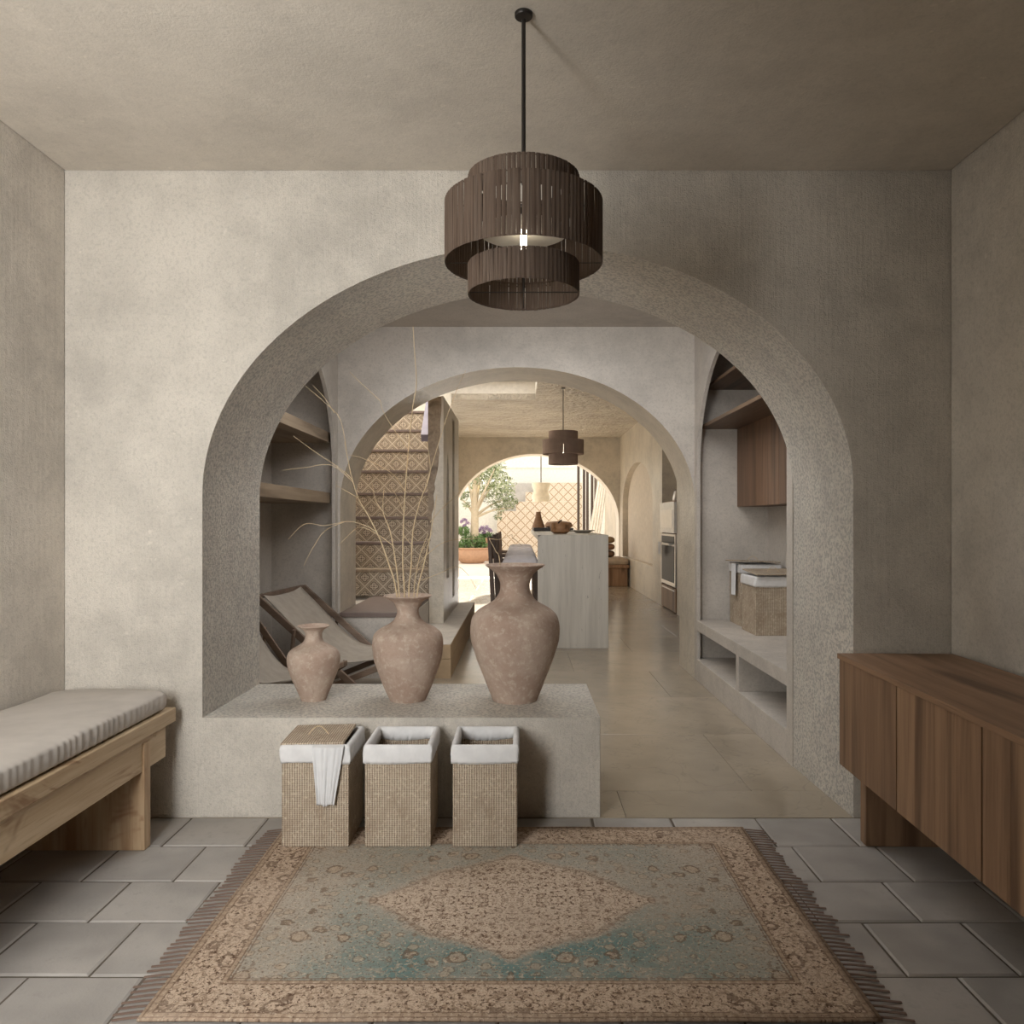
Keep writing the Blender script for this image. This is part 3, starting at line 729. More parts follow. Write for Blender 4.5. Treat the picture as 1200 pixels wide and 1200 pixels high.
V2 = [(680 + y / 7.5, h / 7.5) for y, h in [(136, 213), (152, 190), (175, 150), (205, 118), (260, 95), (310, 101), (350, 122), (385, 165), (415, 222), (450, 272), (490, 300), (560, 310), (620, 306), (700, 295), (800, 262), (900, 227), (1000, 186), (1065, 156)]]
V1 = [(710 + y / 9.23, h / 9.23) for y, h in [(216, 173), (232, 150), (255, 112), (290, 92), (320, 88), (360, 94), (395, 115), (430, 165), (470, 232), (510, 266), (560, 280), (620, 278), (700, 262), (800, 226), (900, 184), (1030, 132)]]
vase(603.5, V3, 0, 'tallest clay vase with wide flared rim at the right end of the ledge', 1)
vase(478.0, V2, 0, 'middle-sized clay vase holding the dry branches', 1)
vase(367.6, V1, 0, 'smallest clay vase at the left end of the ledge, empty', 1)

def smooth_path(pts, n=4):
    out = []
    for i in range(len(pts) - 1):
        p0, p1, p2, p3 = pts[max(0, i - 1)], pts[i], pts[i + 1], pts[min(len(pts) - 1, i + 2)]
        for s in range(n):
            q = s / n
            out.append(0.5 * (2 * p1 + (p2 - p0) * q + (2 * p0 - 5 * p1 + 4 * p2 - p3) * q * q + (-p0 + 3 * p1 - 3 * p2 + p3) * q ** 3))
    out.append(pts[-1]); return out
def branch(label, stem, twigs, root, lean=0.0, r=0.0046, grp='dry branches in the vases'):
    """stem and twigs in pixels; depth starts at the vase and leans by `lean` along the stem"""
    v0 = stem[0][1]
    dep = lambda v: 4.0 + lean * (v0 - v) / 250.0
    mb = MB()
    P = [Vector(root)] + [at(u, v, dep(v)) for u, v in stem]
    mb.tube(smooth_path(P), r, 0.0016, 6)
    for tw in twigs:
        d0 = dep(tw[0][1])
        Q = [at(u, v, d0 + 0.05 * i * (1 if lean >= 0 else -1)) for i, (u, v) in enumerate(tw)]
        mb.tube(smooth_path(Q), 0.0021, 0.0010, 5)
    tag(mb.build('branch', M['twig'], smooth=True), label, 'branch', grp)
vb = at(478, 780, 4.0)
def rt(dx, dy=0.0): return (vb.x + dx, 4.0 + dy, 0.62)
branch('thickest dry branch leaning left across the stairs, with long side twigs', [(465, 697), (456, 662), (446, 634), (433, 607), (421, 586), (413, 562), (407, 535), (404, 518)],
       [[(419, 583), (405, 575), (394, 569)], [(441, 623), (428, 616), (408, 611), (380, 616), (357, 614), (338, 632)], [(405, 611), (381, 622), (365, 645), (356, 663)], [(407, 535), (399, 492), (381, 472), (355, 450)], [(392, 484), (380, 466), (367, 452)], [(413, 562), (400, 550), (367, 528), (344, 511)], [(414, 565), (388, 545), (357, 548), (331, 551)]], rt(-0.03), 0.15)
branch('tallest dry branch rising straight through the middle arch', [(474, 697), (472, 660), (473, 612), (475, 572), (479, 522), (484, 476), (488, 450), (486, 415), (484, 382)],
       [[(474, 575), (462, 557), (445, 546), (425, 537), (408, 533)], [(479, 527), (463, 505), (449, 482), (446, 470)], [(473, 600), (464, 580), (458, 572)], [(446, 470), (420, 446), (410, 436)]], rt(-0.01), -0.2)
branch('short dry branch just right of the thickest one', [(468, 697), (463, 655), (457, 622), (449, 600), (450, 572)], [[(461, 640), (445, 628), (425, 618), (414, 622), (396, 640)], [(449, 600), (440, 586), (436, 566)]], rt(-0.02), 0.1)
branch('thin dry branch crossing the stair wall edge', [(479, 697), (482, 662), (484, 622), (492, 588), (500, 568), (504, 553), (503, 535), (500, 518)], [[(484, 640), (475, 630), (472, 622)], [(500, 566), (520, 500), (536, 455), (546, 434)]], rt(0.01), 0.1)
branch('dry branch leaning right with drooping twigs over the kitchen floor', [(489, 697), (496, 665), (503, 634), (508, 606), (512, 580)], [[(494, 680), (515, 672), (535, 664), (548, 673), (558, 690)], [(500, 650), (517, 637), (537, 632), (566, 631)], [(504, 612), (520, 594), (536, 580), (546, 568)], [(500, 648), (488, 672)]], rt(0.03), 0.05)
branch('slender dry branch between the thin and the right-leaning ones', [(485, 697), (488, 670), (493, 648), (502, 625)], [[(493, 648), (500, 636), (508, 622)]], rt(0.02), -0.05, 0.003)
branch('thin bent twig standing in the tallest vase', [(586, 661), (581, 646), (573, 631)], [[(573, 631), (586, 632), (600, 626)], [(600, 630), (607, 635), (612, 640)], [(600, 626), (600, 630)]], (at(592, 700, 4.0).x, 4.0, 0.75), 0.0, 0.0026)

# ------------------------------------------------------------------ laundry hampers
HB, HD = 3.273, 0.300                                                   # front face and depth
def hamper(x0, x1, label, y0=HB, dep=HD, zb=0.0132, hz=0.418, rz=0.0, back=True):
    c = Vector(((x0 + x1) / 2, y0 + dep / 2, zb)); w2, d2 = (x1 - x0) / 2, dep / 2
    t = thing('laundry_hamper', label, 'hamper', c, 'woven laundry hampers')
    mb = MB(); th = 0.010; q = lambda w, d, z: [(c.x - w, c.y - d, zb + z), (c.x + w, c.y - d, zb + z), (c.x + w, c.y + d, zb + z), (c.x - w, c.y + d, zb + z)]
    rings = [q(w2, d2, 0), q(w2, d2, hz), q(w2 - th, d2 - th, hz), q(w2 - th, d2 - th, 0.012)]
    vs = [p for r in rings for p in r]; fs = [(3, 2, 1, 0), (12, 13, 14, 15)]
    for i in range(3):
        for k in range(4): fs.append((i * 4 + k, i * 4 + (k + 1) % 4, i * 4 + 4 + (k + 1) % 4, i * 4 + 4 + k))
    mb.add(vs, fs).build('basket', M['weave'], t, bevel=0.004)
    # liner turned over the rim
    rs = random.Random(int(x0 * 1000)); ln = MB(); per = []
    n = 26
    for side in range(4):
        for i in range(n):
            s = i / n * 2 - 1
            per.append([(s, -1), (1, s), (-s, 1), (-1, -s)][side])
    N = len(per); lv = []
    prof = [(1.0, -0.062, 0.004), (1.0, -0.05, 0.006), (1.0, -0.025, 0.006), (1.0, 0.0, 0.006), (1.0, 0.012, 0.003), (1.0, 0.016, -0.004), (1.0, 0.012, -0.014), (1.0, -0.012, -0.016), (1.0, -0.036, -0.016)]
    ph = rs.uniform(0, 6)
    for j, (_, dz, off) in enumerate(prof):
        for i, (a, b) in enumerate(per):
            ang = i / N * 2 * pi
            sag = 0.007 * sin(a * 2 + ph) if j in (0, 8) else 0.0
            if j == 8: sag -= 0.012 * (1 - min(abs(a), abs(b)) ** 2)
            wv = (0.0022 * sin(ang * 33 + ph + dz * 60) + 0.0014 * sin(ang * 57 + 2 * ph)) * (1 if j not in (4, 5) else 0.4)
            o = off + wv
            lv.append((c.x + a * (w2 + (o if abs(a) == 1 or True else 0)), c.y + b * (d2 + o), zb + hz + dz + sag * 0.5))
    lf = []
    for j in range(len(prof) - 1):
        for i in range(N): lf.append((j * N + i, j * N + (i + 1) % N, (j + 1) * N + (i + 1) % N, (j + 1) * N + i))
    ln.add(lv, lf).build('liner', M['liner'], t, smooth=True, solid=0.0022, angle=70)
    t.rotation_euler = (0, 0, rz)
    return t
def lid(cx, cy, z, w, d, tilt, label, rz=0.0, roll=0.0):
    t = thing('hamper_lid', label, 'lid', (cx, cy, z))
    MB().box(cx - w / 2, cx + w / 2, cy - d / 2, cy + d / 2, z, z + 0.011).build('panel', M['weave'], t, bevel=0.004)
    P = [Vector((cx - 0.045 + 0.09 * i / 12, cy - 0.02 + 0.01 * sin(pi * i / 12), z + 0.012 + 0.034 * sin(pi * i / 12))) for i in range(13)]
    MB().tube(P, 0.0022, 0.0022, 6).build('handle', M['twig'], t, smooth=True)
    t.rotation_euler = (tilt, roll, rz); return t
def drape(x0, x1, x2, x3, y, zt, zb, label, seed=0, into=0.07):
    """cloth hanging over a rim: top x0..x1, bottom x2..x3"""
    def f(u, v):
        L = into + (zt - zb); s = v * L
        if s < into:
            yy = y + 0.035 * (1 - s / into) - 0.006; z = zt + 0.003 * sin(pi * s / into); k = 0.0
        else:
            k = (s - into) / (zt - zb); yy = y - 0.008; z = zt - (s - into) + 0.004 * sin(u * 9 + seed) * k
        x = (x0 + (x1 - x0) * u) * (1 - k) + (x2 + (x3 - x2) * u) * k
        fold = (0.006 * sin(u * 15 + seed + k * 1.5) + 0.003 * sin(u * 31 + 2 * seed)) * (0.35 + 0.65 * k)
        return (x, yy - 0.010 - abs(fold) if s >= into else yy - 0.004, z)
    mb = MB().grid(f, 40, 40)
    o = mb.build('cloth', M['towel'], None, smooth=True, solid=0.003, angle=70); return tag(o, label, 'cloth')
kx = lambda u, Y: (u - CX) / F * Y
hamper(kx(330, HB), kx(408.5, HB), 'leftmost woven hamper below the ledge, covered by a tilted lid')
hamper(kx(427.5, HB), kx(504.5, HB), 'middle woven hamper below the ledge, open with white liner')
hamper(kx(530.5, HB), kx(606, HB), 'rightmost woven hamper below the ledge, open with white liner')
lid(-0.893, 3.415, 0.4475, 0.272, 0.275, radians(1.5), 'woven lid lying on the leftmost front hamper', radians(1.0), radians(-1.0))
drape(kx(367, HB), kx(404, HB), kx(373, HB), kx(393, HB), HB, 0.4425, 0.197, 'white cloth hanging down the front of the leftmost hamper', 0.6)

# right niche: two more hampers
ZL = 0.526
hamper(1.83, 2.16, 'woven hamper in the right niche standing nearer the kitchen', 6.38, 0.34, ZL, 0.50)
hamper(1.795, 2.15, 'woven hamper in the right niche standing nearer the entrance room', 5.87, 0.36, ZL, 0.435)
lid(1.97, 6.53, ZL + 0.531, 0.36, 0.36, radians(-2.0), 'woven lid on the hamper in the right niche nearer the kitchen', 0.0, radians(2.0))
lid(1.975, 6.03, ZL + 0.472, 0.36, 0.38, radians(3), 'woven lid on the hamper in the right niche nearer the entrance room')
def side_cloth():
    def f(u, v):
        s = v * 0.33; y = 6.44 + 0.13 * u; k = max(0, (s - 0.06) / 0.27)
        fold = 0.006 * sin(u * 14) + 0.003 * sin(u * 29)
        if s < 0.06: return (1.83 + 0.05 * (1 - s / 0.06) - 0.006, y, ZL + 0.522)
        return (1.83 - 0.024 - abs(fold) * (0.3 + k), y + (0.02 * k) * (0.5 - u), ZL + 0.522 - (s - 0.06))
    tag(MB().grid(f, 24, 30).build('cloth', M['towel'], None, smooth=True, solid=0.003, angle=70), 'white cloth hanging from the far hamper in the right niche', 'cloth')
side_cloth()

# ------------------------------------------------------------------ shelves and cabinet in the niches
def shelf(x0, x1, y0, y1, z0, z1, mat, label):
    tag(MB().box(x0, x1, y0, y1, z0, z1).build('shelf', mat, bevel=0.003), label, 'shelf', 'wooden niche shelves')
shelf(NXL, -1.685, 4.42, 6.80, 2.095, 2.185, M['oak_y'], 'upper thick wooden shelf in the left niche')
shelf(NXL, -1.685, 4.42, 6.80, 1.560, 1.655, M['oak_y'], 'lower thick wooden shelf in the left niche')
shelf(1.645, NXR, 4.42, 6.845, 2.572, 2.60, M['dark_y'], 'upper thin brown shelf in the right niche')
shelf(1.603, NXR, 4.42, 6.845, 2.222, 2.252, M['dark_y'], 'lower thin brown shelf above the hanging cabinet')
cb = thing('wall_cabinet', 'brown wooden hanging cabinet under the shelf in the right niche', 'cabinet', (2.07, 6.84, 1.53))
MB().box(1.945, NXR - 0.002, 5.0, 6.844, 1.53, 2.221).build('body', M['dark_z'], cb)
for k in range(3):
    y1 = 6.842 - k * 0.55; MB().box(1.93, 1.945, y1 - 0.546, y1, 1.53, 2.221).build('door', M['dark_z'], cb)

# ------------------------------------------------------------------ deck chairs in the left niche
def deckchair(label):
    """origin at floor; leans back towards -x, seat towards +x; width along y"""
    t = thing('deck_chair', label, 'chair', (0, 0, 0), 'folding deck chairs in the left niche')
    W = 0.47
    TOP, FOOT = (-0.60, 0.835), (0.36, 0.0)           # long frame (x,z)
    REAR, FRONT = (-0.46, 0.0), (0.52, 0.40)         # seat frame
    for s in (-1, 1):
        MB().bar((TOP[0], s * W, TOP[1]), (FOOT[0], s * W, FOOT[1]), 0.028, 0.05).build('back_rail', M['chair'], t, bevel=0.004)
        MB().bar((REAR[0], s * (W - 0.035), REAR[1]), (FRONT[0], s * (W - 0.035), FRONT[1]), 0.026, 0.045).build('seat_rail', M['chair'], t, bevel=0.004)
        MB().bar((-0.30, s * (W + 0.024), 0.60), (-0.36, s * (W + 0.024), 0.06), 0.02, 0.04).build('prop', M['chair'], t, bevel=0.003)
    for (x, z), nm in ((TOP, 'top_bar'), (FRONT, 'front_bar'), (REAR, 'rear_bar'), ((0.30, 0.055), 'foot_bar')):
        MB().bar((x, -W + 0.014, z), (x, W - 0.014, z), 0.032, 0.032).build(nm, M['chair'], t, bevel=0.004)
    pts = [Vector((TOP[0], 0, TOP[1])), Vector((-0.42, 0, 0.66)), Vector((-0.20, 0, 0.44)), Vector((0.0, 0, 0.33)), Vector((0.25, 0, 0.345)), Vector((FRONT[0], 0, FRONT[1]))]
    P = smooth_path(pts, 6); n = len(P) - 1
    def f(u, v):
        p = P[round(v * n)]; y = (2 * u - 1) * (W - 0.09)
        sag = 0.035 * (1 - (2 * u - 1) ** 2)
        return (p.x, y, p.z + 0.02 - sag)
    MB().grid(f, 12, n).build('canvas', M['canvas'], t, smooth=True, solid=0.006, angle=70)
    return t
dc = deckchair('grey canvas deck chair facing the passage, in the left niche behind the smallest vase')
dc.location = (-1.33, 6.14, 0); dc.rotation_euler = (0, 0, radians(-5))
d2 = dup(dc, (-1.62, 5.05, 0), 'nearer canvas deck chair partly hidden by the left arch jamb', radians(-12))
d2.scale = (0.75, 0.55, 1.1)

# ------------------------------------------------------------------ staircase with tiled risers
sc = thing('staircase', 'staircase with ornate patterned tile risers left of the kitchen', 'stairs', (-1.6, 8.4, 0.588))
SX0, SX1 = -2.3, -1.002
zt, yy, ri, gi = 0.588, 8.40, 0.290, 0.30
tile_me = MB().box(-0.0985, 0.0985, -0.008, 0.0, 0, ri - 0.036).build('tile', M['riser_tile'], None); tm = tile_me.data; bpy.data.objects.remove(tile_me)
for k in range(8):
    z0, y0 = zt + k * ri, yy + k * gi
    r = MB().box(SX0, SX1, y0, y0 + 0.04, z0, z0 + ri - 0.034).build('riser', M['sill'], sc)
    for j in range(6):
        share(tm, 'tile', None, r, Vector((SX1 - 0.10 - 0.2 * j - (0.05 if k % 2 else 0.0) * 0, y0, z0 + 0.001)) - wloc(r))
    MB().box(SX0, SX1, y0 - 0.022, y0 + gi, z0 + ri - 0.034, z0 + ri).build('tread', M['oak_y'] if k == 0 else M['sill'], sc, bevel=0.004)
MB().box(SX0, SX1, yy + 8 * gi - 0.001, 10.85, 2.6, 2.905).build('top_landing', M['sill'], sc)
MB().box(SX0, SX1, yy + 0.04, 10.85, 0.0, 0.588).build('stair_base', M['grey'], sc)
hr = thing('handrail', 'lilac sloping handrail beside the patterned stairs', 'handrail', (-1.08, 8.9, 2.3))
MB().bar((-1.105, 8.86, 2.36), (-1.105, 9.9, 3.34), 0.085, 0.10).build('rail', M['rail'], hr, bevel=0.004)
MB().bar((-1.06, 9.3, 2.75), (-1.0, 9.3, 2.75), 0.03, 0.03).build('bracket', M['rod'], hr)

# ------------------------------------------------------------------ pendant lamps
def strip_mesh(R, n, h, rs):
    w = 2 * pi * R / n * 0.5 * 0.985
    mb = MB(); vs = []
    for z in (0, h * 0.5, h):
        for x, y in ((-w, 0), (0, -0.0012), (w, 0)): vs.append((x, y, z))
    for z in (0, h * 0.5, h):
        for x, y in ((-w, 0.0015), (0, 0.0006), (w, 0.0015)): vs.append((x, y, z))
    fs = []
    for i in range(2):
        for j in range(2):
            a = i * 3 + j; fs += [(a, a + 1, a + 4, a + 3), (a + 9, a + 12, a + 13, a + 10)]
        fs += [(i * 3, i * 3 + 3, i * 3 + 12, i * 3 + 9), (i * 3 + 2, i * 3 + 11, i * 3 + 14, i * 3 + 5)]
    fs += [(0, 9, 10, 1), (1, 10, 11, 2), (6, 7, 16, 15), (7, 8, 17, 16)]
    mb.add(vs, fs); o = mb.build('strip', M['stripmat']); me = o.data; bpy.data.objects.remove(o); return me
def hoop(mb, c, R, z, r=0.0022, n=48):
    P = [Vector((c[0] + R * cos(2 * pi * k / n), c[1] + R * sin(2 * pi * k / n), z)) for k in range(n + 1)]; mb.tube(P, r, r, 5)
def pendant(c, zc, drums, label, ztop, bulb, cord_r, single, rs):
    x, y = c
    t = thing('pendant_lamp', label, 'lamp', (x, y, zc))
    MB().lathe([(0.027, -0.012), (0.0295, -0.009), (0.0295, 0.0)], (x, y, zc), 32).build('canopy', M['rod'], t, smooth=True)
    MB().tube([(x, y, zc - 0.02), (x, y, ztop)], cord_r, cord_r, 10).build('rod', M['rod'], t, smooth=True)
    fm = MB()
    for R, z0, z1, n in drums:
        zf = z1 - 0.006
        for k in range(4):
            a = k * pi / 2; fm.tube([(x, y, zf if R > 0.2 else z0 + 0.01), (x + R * cos(a), y + R * sin(a), zf if R > 0.2 else z0 + 0.01)], 0.0018, 0.0018, 5)
        if R > drums[0][0] * 1.1:
            for k in range(4):
                a = k * pi / 2; fm.tube([(x, y, z0 + 0.004), (x + R * cos(a), y + R * sin(a), z0 + 0.004)], 0.0016, 0.0016, 5)
    fm.tube([(x, y, ztop), (x, y, drums[-1][1] + 0.01)], 0.004, 0.004, 8)
    fm.build('spokes', M['rod'], t)
    for R, z0, z1, n in drums:
        hm = MB(); hoop(hm, c, R - 0.003, z0 + 0.004); hoop(hm, c, R - 0.003, z1 - 0.004)
        if single:
            d = hm.build('drum_shade', M['stripmat'], t, smooth=True); me = strip_mesh(R, n, z1 - z0, rs)
            for k in range(n):
                a = 2 * pi * k / n - pi / 2
                s = share(me, 'strip', None, d, Vector((x + R * cos(a), y + R * sin(a), z0 + rs.uniform(-0.0006, 0.0006))) - wloc(d),
                          (0, rs.gauss(0, 0.009), a + pi / 2 + rs.gauss(0, 0.03)), (rs.uniform(0.86, 1.02), 1, 1))
        else:
            w = pi * R / n * 0.97
            for k in range(n):
                a = 2 * pi * k / n; ux, uy = cos(a), sin(a); tx, ty = -uy, ux
                hm.bar((x + R * ux, y + R * uy, z0), (x + R * ux, y + R * uy, z1), 0.0001, 0.0001)
                vs = [(x + R * ux + e * w * tx + f * ux, y + R * uy + e * w * ty + f * uy, z) for z in (z0, z1) for e, f in ((-1, 0), (1, 0), (1, 0.002), (-1, 0.002))]
                hm.add(vs, [(0, 1, 2, 3), (7, 6, 5, 4), (0, 4, 5, 1), (1, 5, 6, 2), (2, 6, 7, 3), (3, 7, 4, 0)])
            tag(hm.build('drum_shade', M['strip2'], t), kind='stuff')
    zb0, zb1 = bulb
    MB().lathe([(0.004, zb0 - 0.002), (0.010, zb0 + 0.006), (0.010, zb1 - 0.02), (0.007, zb1)], (x, y, 0), 16).build('bulb', M['bulb'], t, smooth=True)
    MB().lathe([(0.016, zb1), (0.016, zb1 + 0.05)], (x, y, 0), 16).build('socket', M['rod'], t, smooth=True)
    Rd = drums[0][0] * 0.80
    MB().lathe([(0.03, zb1 - 0.03), (Rd, zb1 - 0.03), (Rd, zb1 - 0.026), (0.03, zb1 - 0.026)], (x, y, 0), 40, False, False).build('diffuser', M['diffuser'], t)
    return t
rs = random.Random(5)
pendant((0.010, 2.508), ZC, [(0.181, 2.425, 2.520, 76), (0.256, 2.240, 2.437, 106), (0.181, 2.138, 2.236, 76)], 'large three-tier brown strip pendant lamp hanging nearest the viewer', 2.50, (2.285, 2.372), 0.0068, True, rs)
pendant((0.633, 11.4), ZK, [(0.215, 2.55, 2.735, 60), (0.305, 2.395, 2.605, 80), (0.215, 2.245, 2.395, 60)], 'smaller brown tiered pendant lamp above the kitchen island', 2.70, (2.42, 2.58), 0.006, False, rs)

# ------------------------------------------------------------------ kitchen
isl = thing('kitchen_island', 'pale travertine kitchen island with waterfall end', 'island', (0.58, 11.2, 0))
IX0, IX1, IY0, IY1, IZ = 0.19, 0.968, 8.46, 13.9, 1.25
MB().box(IX0, IX1, IY0, IY0 + 0.06, 0.0, IZ).build('end_slab', M['trav'], isl, bevel=0.004)
MB().box(IX0, IX1, IY0 + 0.061, IY1, IZ - 0.06, IZ).build('worktop', M['trav'], isl, bevel=0.004)
MB().box(IX0 + 0.30, IX1 - 0.02, IY0 + 0.061, IY1 - 0.05, 0.0, IZ - 0.061).build('base_cabinet', M['stool'], isl)
def stool(label):
    t = thing('bar_stool', label, 'stool', (0, 0, 0), 'bar stools along the island')
    for sx in (-1, 1):
        for sy in (-1, 1):
            MB().bar((0.22 if sx > 0 else -0.30, sy * 0.20, 0), (0.20 if sx > 0 else -0.36, sy * 0.19, 0.90 if sx > 0 else 1.20), 0.035, 0.035).build('leg', M['stool'], t)
    MB().box(-0.21, 0.21, -0.20, 0.20, 0.85, 0.90).build('seat_frame', M['stool'], t)
    def f(u, v):
        a, b = 2 * u - 1, 2 * v - 1; k = max(0, 1 - max(abs(a) ** 5, abs(b) ** 2.2))
        return (a * 0.22, b * 0.21, 0.90 + 0.105 * k ** 0.5 + 0.0)
    MB().grid(f, 14, 14).build('seat_cushion', M['seat'], t, smooth=True, angle=80)
    MB().grid(lambda u, v: (-0.335 - 0.02 * v - 0.02 * sin(pi * u), -0.19 + 0.38 * u, 0.96 + 0.26 * v), 8, 6).build('backrest', M['stool'], t, smooth=True, solid=0.03)
    for sy in (-1, 1): MB().bar((-0.33, sy * 0.18, 0.87), (-0.20, sy * 0.18, 0.87), 0.03, 0.04).build('side_rail', M['stool'], t)
    MB().bar((0.21, -0.19, 0.3), (0.21, 0.19, 0.3), 0.025, 0.025).build('footrest', M['stool'], t)
    return t
s0 = stool('nearest dark bar stool with pale seat, behind the tallest vase')
s0.location = (0.0, 9.0, 0)
for k, lab in enumerate(('second bar stool from the near end of the island', 'third bar stool from the near end of the island', 'farthest bar stool along the island'), 1):
    dup(s0, (0.0, 9.0 + 1.45 * k, 0), lab)
bx = at(656.5, 620, 9.3)
b = thing('bowl', 'turned wooden bowl with a dark stem on the island', 'bowl', (bx.x, 9.3, IZ))
MB().lathe([(0.075, 0.0), (0.115, 0.03), (0.125, 0.10), (0.120, 0.125), (0.108, 0.125), (0.10, 0.06), (0.06, 0.03)], (bx.x, 9.3, IZ), 32).build('vessel', M['bowl'], b, smooth=True)
MB().tube([(bx.x - 0.06, 9.3, IZ + 0.05), (bx.x - 0.01, 9.3, IZ + 0.15), (bx.x + 0.02, 9.3, IZ + 0.165)], 0.008, 0.012, 6).build('stem', M['black'], b, smooth=True)
cv = at(626.5, 620, 12.2)
tag(MB().lathe([(0.105, 0.0), (0.085, 0.06), (0.05, 0.16), (0.035, 0.25), (0.02, 0.25), (0.02, 0.1)], (cv.x + 0.06, 12.2, IZ + 0.052), 24).build('vase', M['bowl'], None, smooth=True, origin=(cv.x + 0.06, 12.2, IZ + 0.052)), 'small conical wooden vase on the dark tray at the far end of the island', 'vase')
tag(MB().box(0.20, 0.80, 11.6, 13.2, IZ + 0.001, IZ + 0.05).build('tray', M['rod'], None, bevel=0.01), 'long dark tray on the far half of the island', 'tray')
tag(MB().lathe([(0.19, 0.0), (0.23, 0.02), (0.20, 0.08), (0.10, 0.10), (0.0, 0.102)], (0.62, 12.4, IZ + 0.051), 28, True, False).build('loaf_dome', M['bowl'], None, smooth=True, origin=(0.62, 12.4, IZ + 0.051)), 'low rounded wooden dish on the dark tray', 'dish')
ds = thing('dish', 'shallow grey dish on the island right of the bowl', 'dish', (0.80, 9.9, IZ))
MB().lathe([(0.07, 0.0), (0.16, 0.035), (0.155, 0.038), (0.06, 0.008)], (0.80, 9.9, IZ), 28).build('plate', M['grey'], ds, smooth=True)

# oven tower in its alcove
ov = thing('oven_tower', 'built-in oven and microwave column in the kitchen wall', 'oven', (2.55, 12.15, 0))
OX = 2.33
MB().box(OX + 0.04, KXR + 0.39, A0 + 0.01, A1 - 0.01, 0.0, 1.72).build('carcass', M['side_z'], ov)
MB().box(OX - 0.02, OX + 0.04, A0 + 0.02, A1 - 0.02, 1.22, 1.70).build('microwave', M['whitegloss'], ov, bevel=0.004)
MB().box(OX - 0.026, OX - 0.02, A0 + 0.12, A1 - 0.1, 1.30, 1.58).build('microwave_window', M['steel'], ov)
od = MB().box(OX, OX + 0.04, A0 + 0.02, A1 - 0.02, 0.40, 1.20).build('oven_door', M['steel'], ov, bevel=0.003)
MB().box(OX - 0.006, OX, A0 + 0.10, A1 - 0.10, 0.46, 1.02).build('oven_window', M['black'], od)
MB().box(OX - 0.006, OX, A0 + 0.10, A1 - 0.10, 1.06, 1.17).build('control_panel', M['black'], od)
MB().bar((OX - 0.06, A0 + 0.15, 1.05), (OX - 0.06, A1 - 0.15, 1.05), 0.03, 0.03).bar((OX - 0.06, A0 + 0.2, 1.05), (OX, A0 + 0.2, 1.05), 0.025, 0.025).bar((OX - 0.06, A1 - 0.2, 1.05), (OX, A1 - 0.2, 1.05), 0.025, 0.025).build('oven_handle', M['whitegloss'], od)
MB().box(OX + 0.005, OX + 0.04, A0 + 0.02, A1 - 0.02, 0.02, 0.38).build('drawer', M['side_z'], ov)
MB().box(OX - 0.002, OX + 0.005, A0 + 0.1, A1 - 0.1, 0.33, 0.35).build('drawer_pull', M['steel'], ov)
# tea towel on the oven handle
tag(MB().grid(lambda u, v: (OX - 0.082 - 0.004 * sin(u * 12), A1 - 0.45 + 0.25 * u, 1.07 - 0.20 * v), 10, 6).build('tea_towel', M['towel'], None, solid=0.004), 'white tea towel on the oven handle', 'towel')
kt = thing('kettle', 'small steel kettle on top of the oven column', 'kettle', (2.45, 11.95, 1.72))
MB().lathe([(0.08, 0.0), (0.09, 0.03), (0.06, 0.15), (0.03, 0.17)], (2.45, 11.95, 1.72), 20).build('pot', M['steel'], kt, smooth=True)
MB().tube([(2.45, 11.95, 1.88), (2.45, 11.87, 1.95), (2.45, 11.83, 1.86)], 0.01, 0.01, 6).build('handle', M['rod'], kt)
# window seat against the far right
ws = thing('window_seat', 'brown bench with beige seat pad in the far right corner', 'bench', (2.0, 17.1, 0))
MB().box(1.70, 2.30, 16.5, 17.75, 0.0, 0.40).build('base', M['side_z'], ws, bevel=0.01)
MB().box(1.68, 2.33, 16.45, 17.75, 0.40, 0.47).build('seat_board', M['side_z'], ws, bevel=0.01)
MB().box(1.68, 2.32, 16.42, 17.75, 0.471, 0.60).build('pad', M['beige'], ws, bevel=0.05)
for k, (mm, lab) in enumerate(((M['pillow3'], 'lowest brown cushion stacked on the far bench'), (M['pillow2'], 'rust cushion in the middle of the stack on the far bench'), (M['pillow1'], 'ochre cushion topping the stack on the far bench'))):
    z0 = 0.601 + 0.155 * k
    def f(u, v, z0=z0):
        th, ph = 2 * pi * u, pi * (v - 0.5); c = cos(ph)
        sx = math.copysign(abs(cos(th)) ** 0.5, cos(th)); sy = math.copysign(abs(sin(th)) ** 0.5, sin(th))
        return (1.93 + 0.17 * sx * c ** 0.5, 17.2 + 0.22 * sy * c ** 0.5, z0 + 0.077 + 0.075 * sin(ph))
    o = MB().grid(f, 28, 12).build('cushion', mm, None, smooth=True, angle=80, origin=(1.93, 17.2, z0)); tag(o, lab, 'cushion', 'cushions stacked on the far bench')

# ------------------------------------------------------------------ veranda and courtyard
struct(MB().box(-2.6, 2.6, YF2, 20.0, 3.13, 3.27).build('ceiling', M['white']), 'veranda roof beyond the farthest arch', 'ceiling')
struct(MB().box(2.40, 2.55, YF2, 22.0, 0, 3.13).build('wall_veranda', M['kitchen']), 'tan side wall of the veranda', 'wall')
struct(MB().box(-9, 9, 31.0, 31.3, 0, 4.22).box(-9, 9, 30.96, 31.0, 3.55, 3.62).build('wall_courtyard', M['cream']), 'tall cream courtyard wall behind the patterned tiles', 'wall')
struct(MB().box(-4.6, -4.4, 24, 31.0, 0, 3.0).build('wall_courtyard', M['white']), 'white courtyard side wall left of the tree', 'wall')
struct(MB().box(7.0, 7.2, 20.2, 31.0, 0, 3.0).build('wall_courtyard', M['white']), 'white courtyard side wall right of the folding doors', 'wall')
